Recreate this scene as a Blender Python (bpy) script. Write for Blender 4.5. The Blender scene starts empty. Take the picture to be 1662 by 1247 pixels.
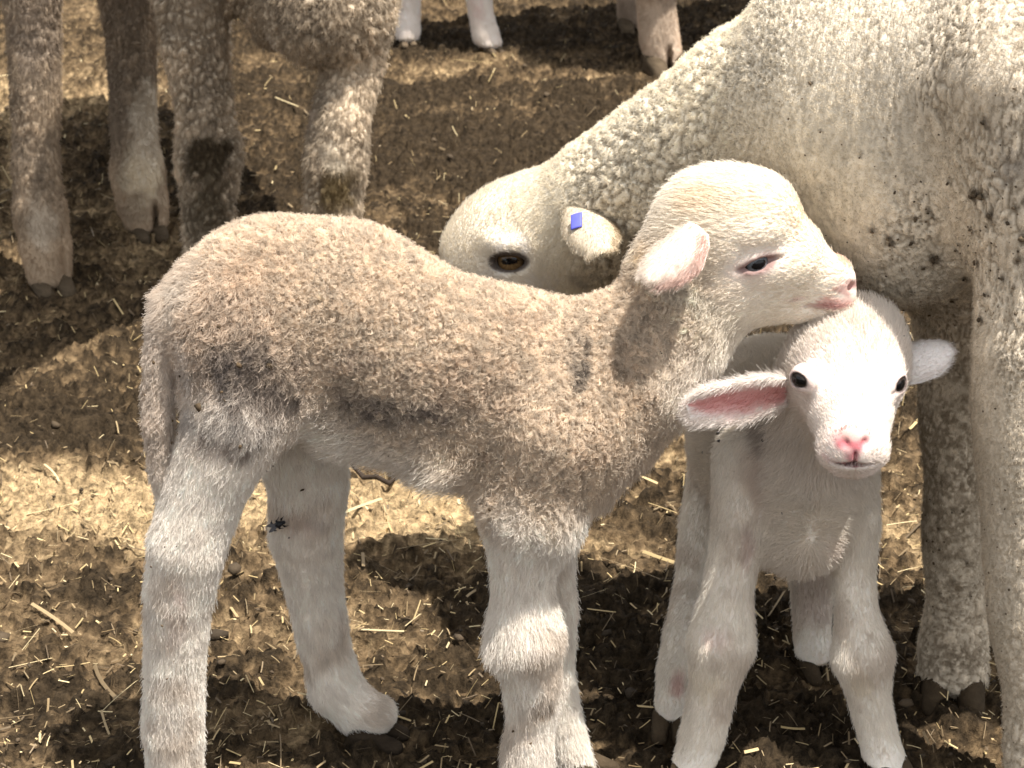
import bpy, math
import numpy as np
from mathutils import Vector, Matrix

# ------------------------------------------------------------------ camera, sky, sun
sc = bpy.context.scene
COL = sc.collection
R = math.radians
W, H, F = 1662.0, 1247.0, 3600.0
PITCH = math.atan(1597 / 3600)
CH = 1.05
cam = bpy.data.cameras.new('camera'); camo = bpy.data.objects.new('camera', cam); COL.objects.link(camo)
camo.location = (0, 0, CH); camo.rotation_euler = (math.pi / 2 - PITCH, 0, 0)
cam.sensor_width = 36; cam.lens = F / W * 36; cam.clip_start = 0.05; cam.clip_end = 500
cam.dof.use_dof = True; cam.dof.focus_distance = 1.74; cam.dof.aperture_fstop = 22
sc.camera = camo
SUN = np.array([0.27, -0.15, 0.95]); SUN /= np.linalg.norm(SUN)
wd = bpy.data.worlds.new('World'); sc.world = wd; wd.use_nodes = True
nt = wd.node_tree; bg = nt.nodes['Background']
sky = nt.nodes.new('ShaderNodeTexSky'); sky.sky_type = 'NISHITA'; sky.sun_disc = False
sky.sun_elevation = math.asin(SUN[2]); sky.sun_rotation = math.atan2(SUN[0], SUN[1])
sky.air_density = 1.0; sky.dust_density = 2.0; sky.ozone_density = 1.0
hs = nt.nodes.new('ShaderNodeHueSaturation'); hs.inputs['Saturation'].default_value = .15; nt.links.new(sky.outputs[0], hs.inputs['Color']); nt.links.new(hs.outputs[0], bg.inputs[0]); bg.inputs[1].default_value = 0.15
sl = bpy.data.lights.new('sun', 'SUN'); slo = bpy.data.objects.new('sun', sl); COL.objects.link(slo)
sl.energy = 4.9; sl.angle = R(0.53); sl.color = (1.0, 0.938, 0.86)
slo.rotation_euler = Vector(-SUN).to_track_quat('-Z', 'Y').to_euler()
sc.view_settings.view_transform = 'Standard'; sc.view_settings.look = 'None'
sc.view_settings.exposure = 0.86; sc.view_settings.gamma = 1.0
sc.cycles.max_bounces = 7; sc.cycles.diffuse_bounces = 3; sc.cycles.glossy_bounces = 2
sc.cycles.transmission_bounces = 4; sc.cycles.transparent_max_bounces = 6
sc.cycles.caustics_reflective = False; sc.cycles.caustics_refractive = False
sc.cycles_curves.shape = 'RIBBONS'; sc.cycles_curves.subdivisions = 2
sc.cycles.use_denoising = True

cth, sth = math.cos(PITCH), math.sin(PITCH)
def P(px, py, Y):
    u = (px - W / 2) / F; v = (H / 2 - py) / F
    t = Y / (cth + v * sth)
    return np.array([u * t, Y, CH + t * (-sth + v * cth)])
def S(p):                                    # photo pixels per metre at a point
    return F / (p[1] * cth + (CH - p[2]) * sth)
def PR(px, py, Y, r):
    p = P(px, py, Y); return p, r / S(p)
def G(px, py):                               # a pixel's point on the ground
    v = (H / 2 - py) / F
    t = CH / (sth - v * cth)
    return np.array([(px - W / 2) / F * t, t * (cth + v * sth)])
def pix(p):
    d = p[:, 1] * cth + (CH - p[:, 2]) * sth
    return W / 2 + F * p[:, 0] / d, H / 2 - F * (p[:, 1] * sth - (CH - p[:, 2]) * cth) / d, d

# ------------------------------------------------------------------ noise
def hsh(i, j, k, s=0):
    with np.errstate(over='ignore'):
        h = (i.astype(np.uint32) * np.uint32(374761393) + j.astype(np.uint32) * np.uint32(668265263)
             + k.astype(np.uint32) * np.uint32(2147483647 - 5521) + np.uint32((s * 974634777 + 12345) & 0xffffffff))
        h = (h ^ (h >> np.uint32(13))) * np.uint32(1274126177)
        h = (h ^ (h >> np.uint32(16))) * np.uint32(2246822519)
        h = h ^ (h >> np.uint32(15))
    return h.astype(np.float64) / 4294967296.0
def vnoise(p, s=0):
    i = np.floor(p).astype(np.int64); f = p - i; f = f * f * (3 - 2 * f)
    out = 0
    for dx in (0, 1):
        for dy in (0, 1):
            for dz in (0, 1):
                w = (f[:, 0] if dx else 1 - f[:, 0]) * (f[:, 1] if dy else 1 - f[:, 1]) * (f[:, 2] if dz else 1 - f[:, 2])
                out = out + w * hsh(i[:, 0] + dx, i[:, 1] + dy, i[:, 2] + dz, s)
    return out
def fbm(p, o=4, s=0):
    a, t, n = 0.5, 0, 0
    for k in range(o):
        t = t + a * vnoise(p * 2 ** k + 17.3 * k, s + k); n += a; a *= .5
    return t / n
def worley(p, s=0, jit=0.9):
    i = np.floor(p).astype(np.int64); n = len(p)
    f1 = np.full(n, 9.); f2 = np.full(n, 9.); idh = np.zeros(n); cen = np.zeros((n, 3))
    for dx in (-1, 0, 1):
        for dy in (-1, 0, 1):
            for dz in (-1, 0, 1):
                a, b, c = i[:, 0] + dx, i[:, 1] + dy, i[:, 2] + dz
                q = np.stack([a + .5 + jit * (hsh(a, b, c, s) - .5), b + .5 + jit * (hsh(a, b, c, s + 1) - .5), c + .5 + jit * (hsh(a, b, c, s + 2) - .5)], 1)
                d = np.linalg.norm(p - q, axis=1)
                m = d < f1
                f2 = np.where(m, f1, np.minimum(f2, d)); f1 = np.where(m, d, f1)
                idh = np.where(m, hsh(a, b, c, s + 3), idh); cen[m] = q[m]
    return f1, f2, idh, cen
def worley2(p, s=0, jit=.9):
    i = np.floor(p).astype(np.int64); n = len(p); z = np.zeros(n, np.int64)
    f1 = np.full(n, 9.); f2 = np.full(n, 9.); idh = np.zeros(n)
    for dx in (-1, 0, 1):
        for dy in (-1, 0, 1):
            a, b = i[:, 0] + dx, i[:, 1] + dy
            d = np.hypot(p[:, 0] - (a + .5 + jit * (hsh(a, b, z, s) - .5)), p[:, 1] - (b + .5 + jit * (hsh(a, b, z, s + 1) - .5)))
            m = d < f1
            f2 = np.where(m, f1, np.minimum(f2, d)); f1 = np.where(m, d, f1); idh = np.where(m, hsh(a, b, z, s + 3), idh)
    return f1, f2, idh
def sst(a, b, x):
    t = np.clip((x - a) / (b - a), 0, 1); return t * t * (3 - 2 * t)
def nrm(v):
    v = np.asarray(v, float); return v / np.maximum(np.linalg.norm(v, axis=-1, keepdims=True), 1e-12)

# ------------------------------------------------------------------ materials
def skin_mat(name, rough=.75, bump=.25, scale=900, sss=0.0, spec=.25):
    m = bpy.data.materials.new(name); m.use_nodes = True; n = m.node_tree.nodes; l = m.node_tree.links
    b = n['Principled BSDF']; a = n.new('ShaderNodeAttribute'); a.attribute_name = 'col'
    tc = n.new('ShaderNodeTexCoord'); nz = n.new('ShaderNodeTexNoise'); nz.inputs['Scale'].default_value = scale; nz.inputs['Detail'].default_value = 4
    l.new(tc.outputs['Object'], nz.inputs['Vector'])
    mx = n.new('ShaderNodeMix'); mx.data_type = 'RGBA'; mx.blend_type = 'MULTIPLY'; mx.inputs[0].default_value = .35
    cr = n.new('ShaderNodeMapRange'); cr.inputs[3].default_value = .55; cr.inputs[4].default_value = 1.3
    l.new(nz.outputs['Fac'], cr.inputs[0]); l.new(a.outputs['Color'], mx.inputs[6]); l.new(cr.outputs[0], mx.inputs[7])
    l.new(mx.outputs[2], b.inputs['Base Color'])
    bp = n.new('ShaderNodeBump'); bp.inputs['Strength'].default_value = bump; bp.inputs['Distance'].default_value = .002
    l.new(nz.outputs['Fac'], bp.inputs['Height']); l.new(bp.outputs[0], b.inputs['Normal'])
    b.inputs['Roughness'].default_value = rough; b.inputs['Specular IOR Level'].default_value = spec
    if sss:
        b.inputs['Subsurface Weight'].default_value = sss; b.inputs['Subsurface Radius'].default_value = (.006, .003, .002); b.inputs['Subsurface Scale'].default_value = 1
    return m
def hair_mat(name):
    m = bpy.data.materials.new(name); m.use_nodes = True; n = m.node_tree.nodes; l = m.node_tree.links
    b = n['Principled BSDF']; a = n.new('ShaderNodeAttribute'); a.attribute_name = 'col'
    l.new(a.outputs['Color'], b.inputs['Base Color']); b.inputs['Roughness'].default_value = .55; b.inputs['Specular IOR Level'].default_value = .25
    t = n.new('ShaderNodeBsdfTranslucent'); l.new(a.outputs['Color'], t.inputs['Color'])
    ms = n.new('ShaderNodeMixShader'); ms.inputs[0].default_value = .42
    l.new(b.outputs[0], ms.inputs[1]); l.new(t.outputs[0], ms.inputs[2]); l.new(ms.outputs[0], n['Material Output'].inputs['Surface'])
    return m
M_SKIN = skin_mat('lamb_skin', .7, .15, 700, .15)
M_WOOL = skin_mat('fleece', .9, .6, 420)
M_HAIR = hair_mat('wool_fibre')
M_HOOF = skin_mat('hoof_horn', .9, .8, 300, 0, .05)
M_EYE = skin_mat('eye_wet', .06, 0, 300, 0, .3)
M_DUNG = skin_mat('dried_dung', .85, .6, 300)
M_STRAW = skin_mat('straw', .55, .2, 300)
M_PLAIN = skin_mat('smooth', .5, .05, 300)

# ------------------------------------------------------------------ mesh building
def mk(name, v, f, mat, parent=None, col=None, smooth=True):
    me = bpy.data.meshes.new(name); f = np.asarray(f)
    me.vertices.add(len(v)); me.vertices.foreach_set('co', np.asarray(v, np.float32).ravel())
    k = f.shape[1]
    me.loops.add(f.size); me.loops.foreach_set('vertex_index', f.ravel().astype(np.int32))
    me.polygons.add(len(f)); me.polygons.foreach_set('loop_start', np.arange(0, f.size, k, dtype=np.int32))
    try: me.polygons.foreach_set('loop_total', np.full(len(f), k, dtype=np.int32))
    except Exception: pass
    me.update(calc_edges=True); me.validate()
    if smooth: me.polygons.foreach_set('use_smooth', np.ones(len(me.polygons), bool))
    if col is not None:
        col = np.broadcast_to(np.asarray(col, float), (len(v), 3))
        ca = me.color_attributes.new('col', 'FLOAT_COLOR', 'POINT')
        ca.data.foreach_set('color', np.concatenate([col, np.ones((len(v), 1))], 1).astype(np.float32).ravel())
    me.materials.append(mat)
    o = bpy.data.objects.new(name, me); COL.objects.link(o)
    if parent is not None:
        o.parent = parent; o.matrix_parent_inverse = parent.matrix_basis.inverted()
    return o
def thing(name, label, cat, loc, group=None):
    o = bpy.data.objects.new(name, None); COL.objects.link(o); o.location = loc
    o.empty_display_size = .05
    o['label'] = label; o['category'] = cat
    if group: o['group'] = group
    return o

def snets(D, org, h):
    Sg = D < 0
    o = np.zeros(tuple(np.array(D.shape) - 1), bool); a = np.ones_like(o)
    cs = [(x, y, z) for x in (0, 1) for y in (0, 1) for z in (0, 1)]
    for x, y, z in cs:
        q = Sg[x:x + o.shape[0], y:y + o.shape[1], z:z + o.shape[2]]; o |= q; a &= q
    o &= ~a
    ijk = np.argwhere(o); n = len(ijk)
    idx = np.full(o.shape, -1, np.int32); idx[o] = np.arange(n)
    val = {c: D[ijk[:, 0] + c[0], ijk[:, 1] + c[1], ijk[:, 2] + c[2]].astype(np.float64) for c in cs}
    acc = np.zeros((n, 3)); cnt = np.zeros(n)
    for c in cs:
        for ax in range(3):
            if c[ax] == 0:
                e = list(c); e[ax] = 1; e = tuple(e)
                A, B = val[c], val[e]; m = (A < 0) != (B < 0)
                t = np.where(m, A / np.where(m, A - B, 1), 0)
                pt = np.tile(np.array(c, float), (n, 1)); pt[:, ax] += t
                acc += pt * m[:, None]; cnt += m
    V = org + h * (ijk + acc / cnt[:, None])
    fs = []
    for ax in range(3):
        b, c = (ax + 1) % 3, (ax + 2) % 3
        s0 = [slice(1, -1)] * 3; s1 = [slice(1, -1)] * 3
        s0[ax] = slice(0, -1); s1[ax] = slice(1, None)
        A, B = Sg[tuple(s0)], Sg[tuple(s1)]
        for m, flip in ((A & ~B, False), (~A & B, True)):
            g = np.argwhere(m)
            for q in (b, c): g[:, q] += 1
            def at(db, dc):
                k = g.copy(); k[:, b] += db; k[:, c] += dc
                return idx[k[:, 0], k[:, 1], k[:, 2]]
            q = np.stack([at(-1, -1), at(0, -1), at(0, 0), at(-1, 0)], 1)
            fs.append(q[:, ::-1] if flip else q)
    Fq = np.concatenate(fs); Fq = Fq[(Fq >= 0).all(1)]
    return V, Fq
def smooth(V, Fq, it, lam=.5):
    e = np.concatenate([Fq[:, [0, 1]], Fq[:, [1, 2]], Fq[:, [2, 3]], Fq[:, [3, 0]]]); n = len(V)
    a = np.concatenate([e[:, 0], e[:, 1]]); b = np.concatenate([e[:, 1], e[:, 0]])
    c = np.maximum(np.bincount(a, minlength=n), 1)
    for _ in range(it):
        q = np.stack([np.bincount(a, weights=V[b, k], minlength=n) / c for k in range(3)], 1)
        V = V + lam * (q - V)
    return V
def vnormals(V, Fq):
    n = np.cross(V[Fq[:, 2]] - V[Fq[:, 0]], V[Fq[:, 3 if Fq.shape[1] > 3 else 1]] - V[Fq[:, 1 if Fq.shape[1] > 3 else 0]])
    if Fq.shape[1] == 3: n = np.cross(V[Fq[:, 1]] - V[Fq[:, 0]], V[Fq[:, 2]] - V[Fq[:, 0]])
    N = np.zeros_like(V)
    for k in range(Fq.shape[1]):
        for c in range(3): N[:, c] += np.bincount(Fq[:, k], weights=n[:, c], minlength=len(V))
    return nrm(N)
def subdiv(V, Fq):
    """one Catmull-like split of quads without smoothing"""
    n = len(V); e = np.concatenate([Fq[:, [0, 1]], Fq[:, [1, 2]], Fq[:, [2, 3]], Fq[:, [3, 0]]]); e.sort(1)
    key = e[:, 0].astype(np.int64) * n + e[:, 1]; u, inv = np.unique(key, return_inverse=True)
    em = .5 * (V[u // n] + V[u % n]); fc = V[Fq].mean(1); m = len(Fq)
    ei = inv.reshape(4, m) + n; fi = np.arange(m) + n + len(u)
    Q = np.concatenate([np.stack([Fq[:, k], ei[k], fi, ei[(k + 3) % 4]], 1) for k in range(4)])
    return np.concatenate([V, em, fc]), Q

class Beast:
    """an animal's body as one implicit surface: tapered limbs and ellipsoids blended together"""
    def __init__(s, lat=(0, 1, 0)):
        s.ops = []; s.L = np.array(lat, float)
    def conew(s, p, lat=1., k=.015, reg='body', comb=1, L=None):
        s.nch = getattr(s, 'nch', 0) + 1
        for (a, ra), (b, rb) in zip(p[:-1], p[1:]):
            s.ops.append(('c', np.array(a), np.array(b), ra, rb, lat, k, reg, nrm(np.array(b) - np.array(a)) * comb, s.L if L is None else nrm(L), s.nch))
        return s
    def cone(s, pts, **kw):
        return s.conew([PR(*p) for p in pts], **kw)
    def ellw(s, c, r, M=None, k=.02, reg='body', comb=(0, 0, -1), cut=False):
        s.ops.append(('x' if cut else 'e', np.array(c, float), np.array(r, float), np.eye(3) if M is None else np.array(M, float), k, reg, nrm(comb)))
        return s
    def ell(s, c, r, **kw):                  # r in photo pixels
        p = P(*c); q = S(p)
        return s.ellw(p, np.array(r, float) / q, **kw)
    @staticmethod
    def dist(o, X):
        if o[0] == 'c':
            _, a, b, ra, rb, lat, k, reg, comb, L, ch = o
            q = X - a; ba = b - a
            if lat != 1:
                q = q + (q @ L)[..., None] * L * (1 / lat - 1); ba = ba + (ba @ L) * L * (1 / lat - 1)
            t = np.clip((q @ ba) / (ba @ ba + 1e-12), 0, 1)
            return np.sqrt(((q - t[..., None] * ba) ** 2).sum(-1)) - (ra + (rb - ra) * t)
        _, c, r, M, k, reg, comb = o
        q = (X - c) @ M.T
        k0 = np.sqrt(((q / r) ** 2).sum(-1)); k1 = np.sqrt(((q / r ** 2) ** 2).sum(-1)) + 1e-9
        return k0 * (k0 - 1) / k1
    def bbox(s, o, pad):
        if o[0] == 'c':
            r = max(o[3], o[4]) * max(1, o[5]); return np.minimum(o[1], o[2]) - r - pad, np.maximum(o[1], o[2]) + r + pad
        r = o[2].max(); return o[1] - r - pad, o[1] + r + pad
    def mesh(s, h, zcut=.012, sm=2):
        adds = [o for o in s.ops if o[0] != 'x']
        lo = np.min([s.bbox(o, .01)[0] for o in adds], 0); hi = np.max([s.bbox(o, .01)[1] for o in adds], 0)
        lo[2] = max(lo[2], -.02); n = np.ceil((hi - lo) / h).astype(int) + 2
        D = np.full(tuple(n), 1.0, np.float32)
        ax = [lo[i] + h * np.arange(n[i]) for i in range(3)]
        groups = []
        for o in s.ops:
            if o[0] == 'c' and groups and groups[-1][0][0] == 'c' and groups[-1][0][10] == o[10]: groups[-1].append(o)
            else: groups.append([o])
        for gr in groups:
            o = gr[0]; k = o[6] if o[0] == 'c' else o[4]
            bb = [s.bbox(q, k + 4 * h) for q in gr]; a = np.min([q[0] for q in bb], 0); b = np.max([q[1] for q in bb], 0)
            i0 = np.clip(np.floor((a - lo) / h).astype(int), 0, n); i1 = np.clip(np.ceil((b - lo) / h).astype(int) + 1, 0, n)
            if (i1 <= i0).any(): continue
            T = np.full(tuple(i1 - i0), 1.0, np.float32)
            for q, (qa, qb) in zip(gr, bb):
                j0 = np.clip(np.floor((qa - lo) / h).astype(int), i0, i1); j1 = np.clip(np.ceil((qb - lo) / h).astype(int) + 1, i0, i1)
                if (j1 <= j0).any(): continue
                for x0 in range(j0[0], j1[0], 40):
                    x1 = min(x0 + 40, j1[0])
                    X = np.stack(np.meshgrid(ax[0][x0:x1], ax[1][j0[1]:j1[1]], ax[2][j0[2]:j1[2]], indexing='ij'), -1)
                    d = s.dist(q, X).astype(np.float32)
                    u = (slice(x0 - i0[0], x1 - i0[0]), slice(j0[1] - i0[1], j1[1] - i0[1]), slice(j0[2] - i0[2], j1[2] - i0[2]))
                    c = T[u]; kk = .002; hh = np.clip(.5 + .5 * (c - d) / kk, 0, 1); T[u] = c * (1 - hh) + d * hh - kk * hh * (1 - hh)
            sl_ = (slice(i0[0], i1[0]), slice(i0[1], i1[1]), slice(i0[2], i1[2])); c = D[sl_]; d = T
            if o[0] == 'x': d = -d; hh = np.clip(.5 - .5 * (c - d) / k, 0, 1); D[sl_] = c * (1 - hh) + d * hh + k * hh * (1 - hh)
            else: hh = np.clip(.5 + .5 * (c - d) / k, 0, 1); D[sl_] = c * (1 - hh) + d * hh - k * hh * (1 - hh)
        D = np.maximum(D, (zcut - ax[2])[None, None, :].astype(np.float32))
        D[0] = D[-1] = 1; D[:, 0] = D[:, -1] = 1; D[:, :, 0] = D[:, :, -1] = 1
        V, Fq = snets(D, lo, h)
        return smooth(V, Fq, sm), Fq
    def attrs(s, V, regs, sig=.007):
        """blend region parameters and comb direction by nearness to each limb"""
        adds = [o for o in s.ops if o[0] != 'x']; n = len(V)
        ds = []
        for o in adds: ds.append(s.dist(o, V).astype(np.float32))
        ds = np.array(ds); ds = np.exp(-np.clip(ds - ds.min(0), 0, .1) / sig); ds /= ds.sum(0)
        A = {}; keys = next(iter(regs.values())).keys()
        for kx in keys:
            vals = np.array([np.atleast_1d(np.array(regs[o[7] if o[0] == 'c' else o[5]][kx], float)) for o in adds])
            A[kx] = ds.T @ vals
        A['comb'] = nrm(ds.T @ np.array([o[8] if o[0] == 'c' else o[6] for o in adds]))
        return A

def grow(name, V, Fq, N, A, dens, parent, pts=5, wid=.00022, clump=.004, clumpamt=.5, curl=0.0012, seed=1, jit=.25, wav=.35, tint=.12, wfreq=60, tipw=.35):
    """fibres rooted on a mesh; A holds per-vertex len, lift, dens, col, comb, curl"""
    rg = np.random.default_rng(seed)
    T = np.concatenate([Fq[:, [0, 1, 2]], Fq[:, [0, 2, 3]]]) if Fq.shape[1] == 4 else Fq
    ar = .5 * np.linalg.norm(np.cross(V[T[:, 1]] - V[T[:, 0]], V[T[:, 2]] - V[T[:, 0]]), axis=1)
    w = ar * A['dens'][T].mean(1)[:, 0]
    n = int(w.sum() * dens); cs = np.cumsum(w)
    ti = np.searchsorted(cs, rg.random(n) * cs[-1]); ti = np.minimum(ti, len(T) - 1)
    r1, r2 = rg.random(n), rg.random(n); q = np.sqrt(r1); B = np.stack([1 - q, q * (1 - r2), q * r2], 1)
    g = lambda X: np.einsum('nk,nkc->nc', B, X[T[ti]])
    root = g(V); nn = nrm(g(N)); cmb = g(A['comb']); L = g(A['len'])[:, 0]; lift = g(A['lift']); cu = g(A['curl'])[:, 0]; col = g(A['col'])
    tang = nrm(cmb - (cmb * nn).sum(1, keepdims=True) * nn)
    wv = np.stack([vnoise(root * wfreq, seed * 7 + k) - .5 for k in range(3)], 1) * 2
    d0 = nrm(nn * lift + tang * (1 - lift) + wav * wv * np.clip(cu, .1, 1.2)[:, None] + jit * rg.normal(size=(n, 3)) * .6)
    d0 = nrm(d0 + nn * np.clip(.12 - (d0 * nn).sum(1, keepdims=True), 0, None))
    L = L * (0.65 + .7 * rg.random(n))
    cl = np.zeros((n, 3)); idh = rg.random(n); ph = rg.random(n) * 6.283
    if clump:
        f1, f2, idh, cen = worley(root / clump, seed * 11, .95)
        cl = (cen * clump - root); cl = cl - (cl * nn).sum(1, keepdims=True) * nn; ph = idh * 40 + .6 * rg.random(n)
    bit = nrm(np.cross(nn, tang))
    pos = np.zeros((n, pts, 3), np.float32)
    for k in range(pts):
        t = k / (pts - 1)
        c = cu[:, None] * curl * min(1, 1.6 * t) * (np.cos(ph + t * 8.5)[:, None] * bit + np.sin(ph + t * 8.5)[:, None] * tang + .5 * np.cos(ph * 1.7 + t * 5)[:, None] * nn)
        pos[:, k] = root - nn * .0006 + (t * L)[:, None] * d0 + (t * t * L * .35)[:, None] * (tang * (1 - lift)) + cl * clumpamt * t ** .8 + c
    cd = bpy.data.hair_curves.new(name)
    cd.add_curves([pts] * n)
    cd.attributes['position'].data.foreach_set('vector', pos.ravel())
    ra = cd.attributes.get('radius') or cd.attributes.new('radius', 'FLOAT', 'POINT')
    prof = np.linspace(1, tipw, pts)
    ra.data.foreach_set('value', (wid * (0.7 + .6 * rg.random(n))[:, None] * prof[None]).astype(np.float32).ravel())
    k = (1 + tint * np.clip(cu * .85, .15, 1) ** 1.5 * (2 * idh - 1) + .06 * rg.normal(size=n))[:, None]
    ca = cd.attributes.new('col', 'FLOAT_COLOR', 'CURVE')
    ca.data.foreach_set('color', np.concatenate([np.clip(col * k, 0.01, .93), np.ones((n, 1))], 1).astype(np.float32).ravel())
    cd.materials.append(M_HAIR)
    o = bpy.data.objects.new(name, cd); COL.objects.link(o)
    if parent is not None:
        o.parent = parent; o.matrix_parent_inverse = (parent.matrix_basis if parent.parent is None else Matrix.Translation(parent.parent.location)).inverted() if parent.parent is None else Matrix.Translation(parent.parent.location).inverted() @ Matrix.Identity(4)
    return o
def child(o, t):                             # geometry is in world coordinates; t is an Empty moved to its base
    o.parent = t; o.matrix_parent_inverse = Matrix.Translation(-Vector(t.location))
def sub(o, p):                               # under a part that is itself in world coordinates
    o.parent = p; o.matrix_parent_inverse = Matrix.Identity(4)

def paint(col, V, spots, seed=3, speck=True):
    """coat markings, also painted sun and shade: (px, py, Y, radius px, colour, strength) with ragged borders"""
    nz = fbm(V * 60, 3, seed) - .5; vn = .65 * vnoise(V * 420, seed + 5) + .35 * vnoise(V * 170, seed + 6) if speck else np.full(len(V), 1.)
    for px, py, Y, r, c, st in spots:
        p, rr = PR(px, py, Y, 1); rx, ry = (r if isinstance(r, tuple) else (r, r)); d = (V - p) / rr
        q = np.sqrt((d[:, 0] / rx) ** 2 + (d[:, 1] / max(rx, ry)) ** 2 + (d[:, 2] / ry) ** 2)
        w = st * sst(1.15, .45, q + nz * 1.25) * np.clip(.5 + 5. * (vn - .44), 0, 1)
        col[:] = col * (1 - w[:, None]) + np.array(c) * w[:, None]

def eye(c, r, out, horiz, iris, parent, pup=(.5, .17), irr=.72, rim=(.02, .012, .01)):
    n, m = 40, 40; V = []; C = []
    out = nrm(out); hx = nrm(np.array(horiz) - np.dot(horiz, out) * out); up = np.cross(out, hx)
    for i in range(n + 1):
        a = math.pi * i / n
        for j in range(m):
            b = 2 * math.pi * j / m; x, y, z = math.sin(a) * math.cos(b), math.sin(a) * math.sin(b), math.cos(a)
            V.append(c + r * (x * hx + y * up + z * out))
            q = math.hypot(x, y)
            if z < 0 or q > irr: C.append(rim)
            elif abs(x) < pup[0] and abs(y) < pup[1] * math.sqrt(max(0, 1 - (x / pup[0]) ** 2)) + .02: C.append((.004, .004, .005))
            else: C.append(tuple(np.array(iris) * (1 - .5 * (q / irr) ** 4) * (.8 + .4 * ((j * 7) % 5) / 5)))
    f = [[i * m + j, i * m + (j + 1) % m, (i + 1) * m + (j + 1) % m, (i + 1) * m + j] for i in range(n) for j in range(m)]
    o = mk('eye', np.array(V), np.array(f)[:, ::-1], M_EYE, None, np.array(C)); child(o, parent); return o

def ear(base, tip, inner, width, parent, outc, inc, cup=.35, thick=.003, droop=0.0, hair=None, dens=1.2e6, twist=0, fur_len=.005, seed=5, w0=.55, wt=.3, rimc=None, w8=.55):
    n, m = 44, 22; ax = tip - base; L = np.linalg.norm(ax); inn = nrm(inner - np.dot(inner, nrm(ax)) * nrm(ax)); sd = nrm(np.cross(ax, inn))
    us = np.linspace(0, 1, n); ww = np.interp(us, [0, .12, .4, .7, .88, .96, 1], [w0, max(w0, .74), 1, max(.86, w8), w8, wt, .02]) * width / 2
    Vs = []; C = []
    for layer in (0, 1):
        for i, u in enumerate(us):
            for v in np.linspace(-1, 1, m):
                a = twist * u; s2 = sd * math.cos(a) + inn * math.sin(a); i2 = inn * math.cos(a) - sd * math.sin(a)
                p = base + ax * u + s2 * v * ww[i] + i2 * (cup * (v * v) * ww[i]) + np.array([0, 0, -1]) * droop * L * u * u
                e = (1 - abs(v) ** 3) * (1 - u ** 8) * (1 if i else .3)
                Vs.append(p - i2 * thick * (0.5 if layer else -.5) * 2 * e ** .5 if e > 0 else p)
                k = sst(.85, .2, abs(v) + max(0, u - .75) * 1.8 + .25 * (hsh(np.array([i // 3]), np.array([int(v * 6)]), np.array([seed]))[0] - .5))
                kr = sst(.45, .9, v) * .75 if rimc is not None else 0
                C.append(np.array(outc) * (1 - kr) + np.array(rimc if rimc is not None else outc) * kr if layer else np.array(outc) * (1 - k) + np.array(inc) * k)
    f = []
    for layer in (0, 1):
        o0 = layer * n * m
        for i in range(n - 1):
            for j in range(m - 1):
                q = [o0 + i * m + j, o0 + i * m + j + 1, o0 + (i + 1) * m + j + 1, o0 + (i + 1) * m + j]
                f.append(q if layer else q[::-1])
    rimi = [(i, 0) for i in range(n)] + [(n - 1, j) for j in range(m)] + [(i, m - 1) for i in range(n - 1, -1, -1)] + [(0, j) for j in range(m - 1, -1, -1)]
    for (a, b), (c, d) in zip(rimi[:-1], rimi[1:]):
        if (a, b) != (c, d): f.append([a * m + b, c * m + d, n * m + c * m + d, n * m + a * m + b])
    V = np.array(Vs); f = np.array(f); C = np.array(C)
    N = vnormals(V, f)
    side_in = nrm(np.cross(sd, ax))
    if (N[:n * m] @ inn).mean() < 0: f = f[:, ::-1]; N = -N
    o = mk('ear', V, f, M_SKIN, None, C); child(o, parent)
    nl = n * m; inner_mask = np.arange(len(V)) < nl
    lum = np.where(inner_mask, .35 + .65 * (np.abs(C[:, 1] - outc[1]) < .02), 1.)
    A = dict(dens=lum[:, None], comb=np.tile(nrm(ax), (len(V), 1)), len=np.full((len(V), 1), fur_len) * (1 + .5 * (np.abs(np.tile(np.linspace(-1, 1, m), 2 * n)) > .8))[:, None], lift=np.full((len(V), 1), .3), curl=np.full((len(V), 1), .3), col=C)
    h = grow('fur', V, f, N, A, dens, None, 4, .00016, .004, .2, .0006, seed, .3, .25)
    sub(h, o)
    return o

def hoof(ankle, toe_dir, parent, size=.022, gap=.010, col=(.060, .044, .028), spread=.06):
    """two horn claws with a cleft, standing on the ground below the pastern"""
    b = Beast(); d = nrm(np.array([toe_dir[0], toe_dir[1], 0])); sx = np.array([-d[1], d[0], 0]); a = np.array([ankle[0], ankle[1], 0.])
    for sgn in (-1, 1):
        c = a + sx * sgn * gap; t = c + d * size * 1.25 + sx * sgn * spread * size
        b.conew([(c + np.array([0, 0, size * .62]) - d * size * .25, size * .46), (t + np.array([0, 0, size * .22]), size * .34)], k=.002)
        b.conew([(c + np.array([0, 0, size * .25]) - d * size * .35, size * .42), (t + np.array([0, 0, size * .15]), size * .3)], k=.004)
    V, f = b.mesh(.0016, .0005, 2)
    C = np.array(col) * (.6 + .9 * fbm(V * np.array([60, 60, 400]), 3, 4))[:, None]
    o = mk('hoof', V, f, M_HOOF, None, C); child(o, parent); return o

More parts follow.
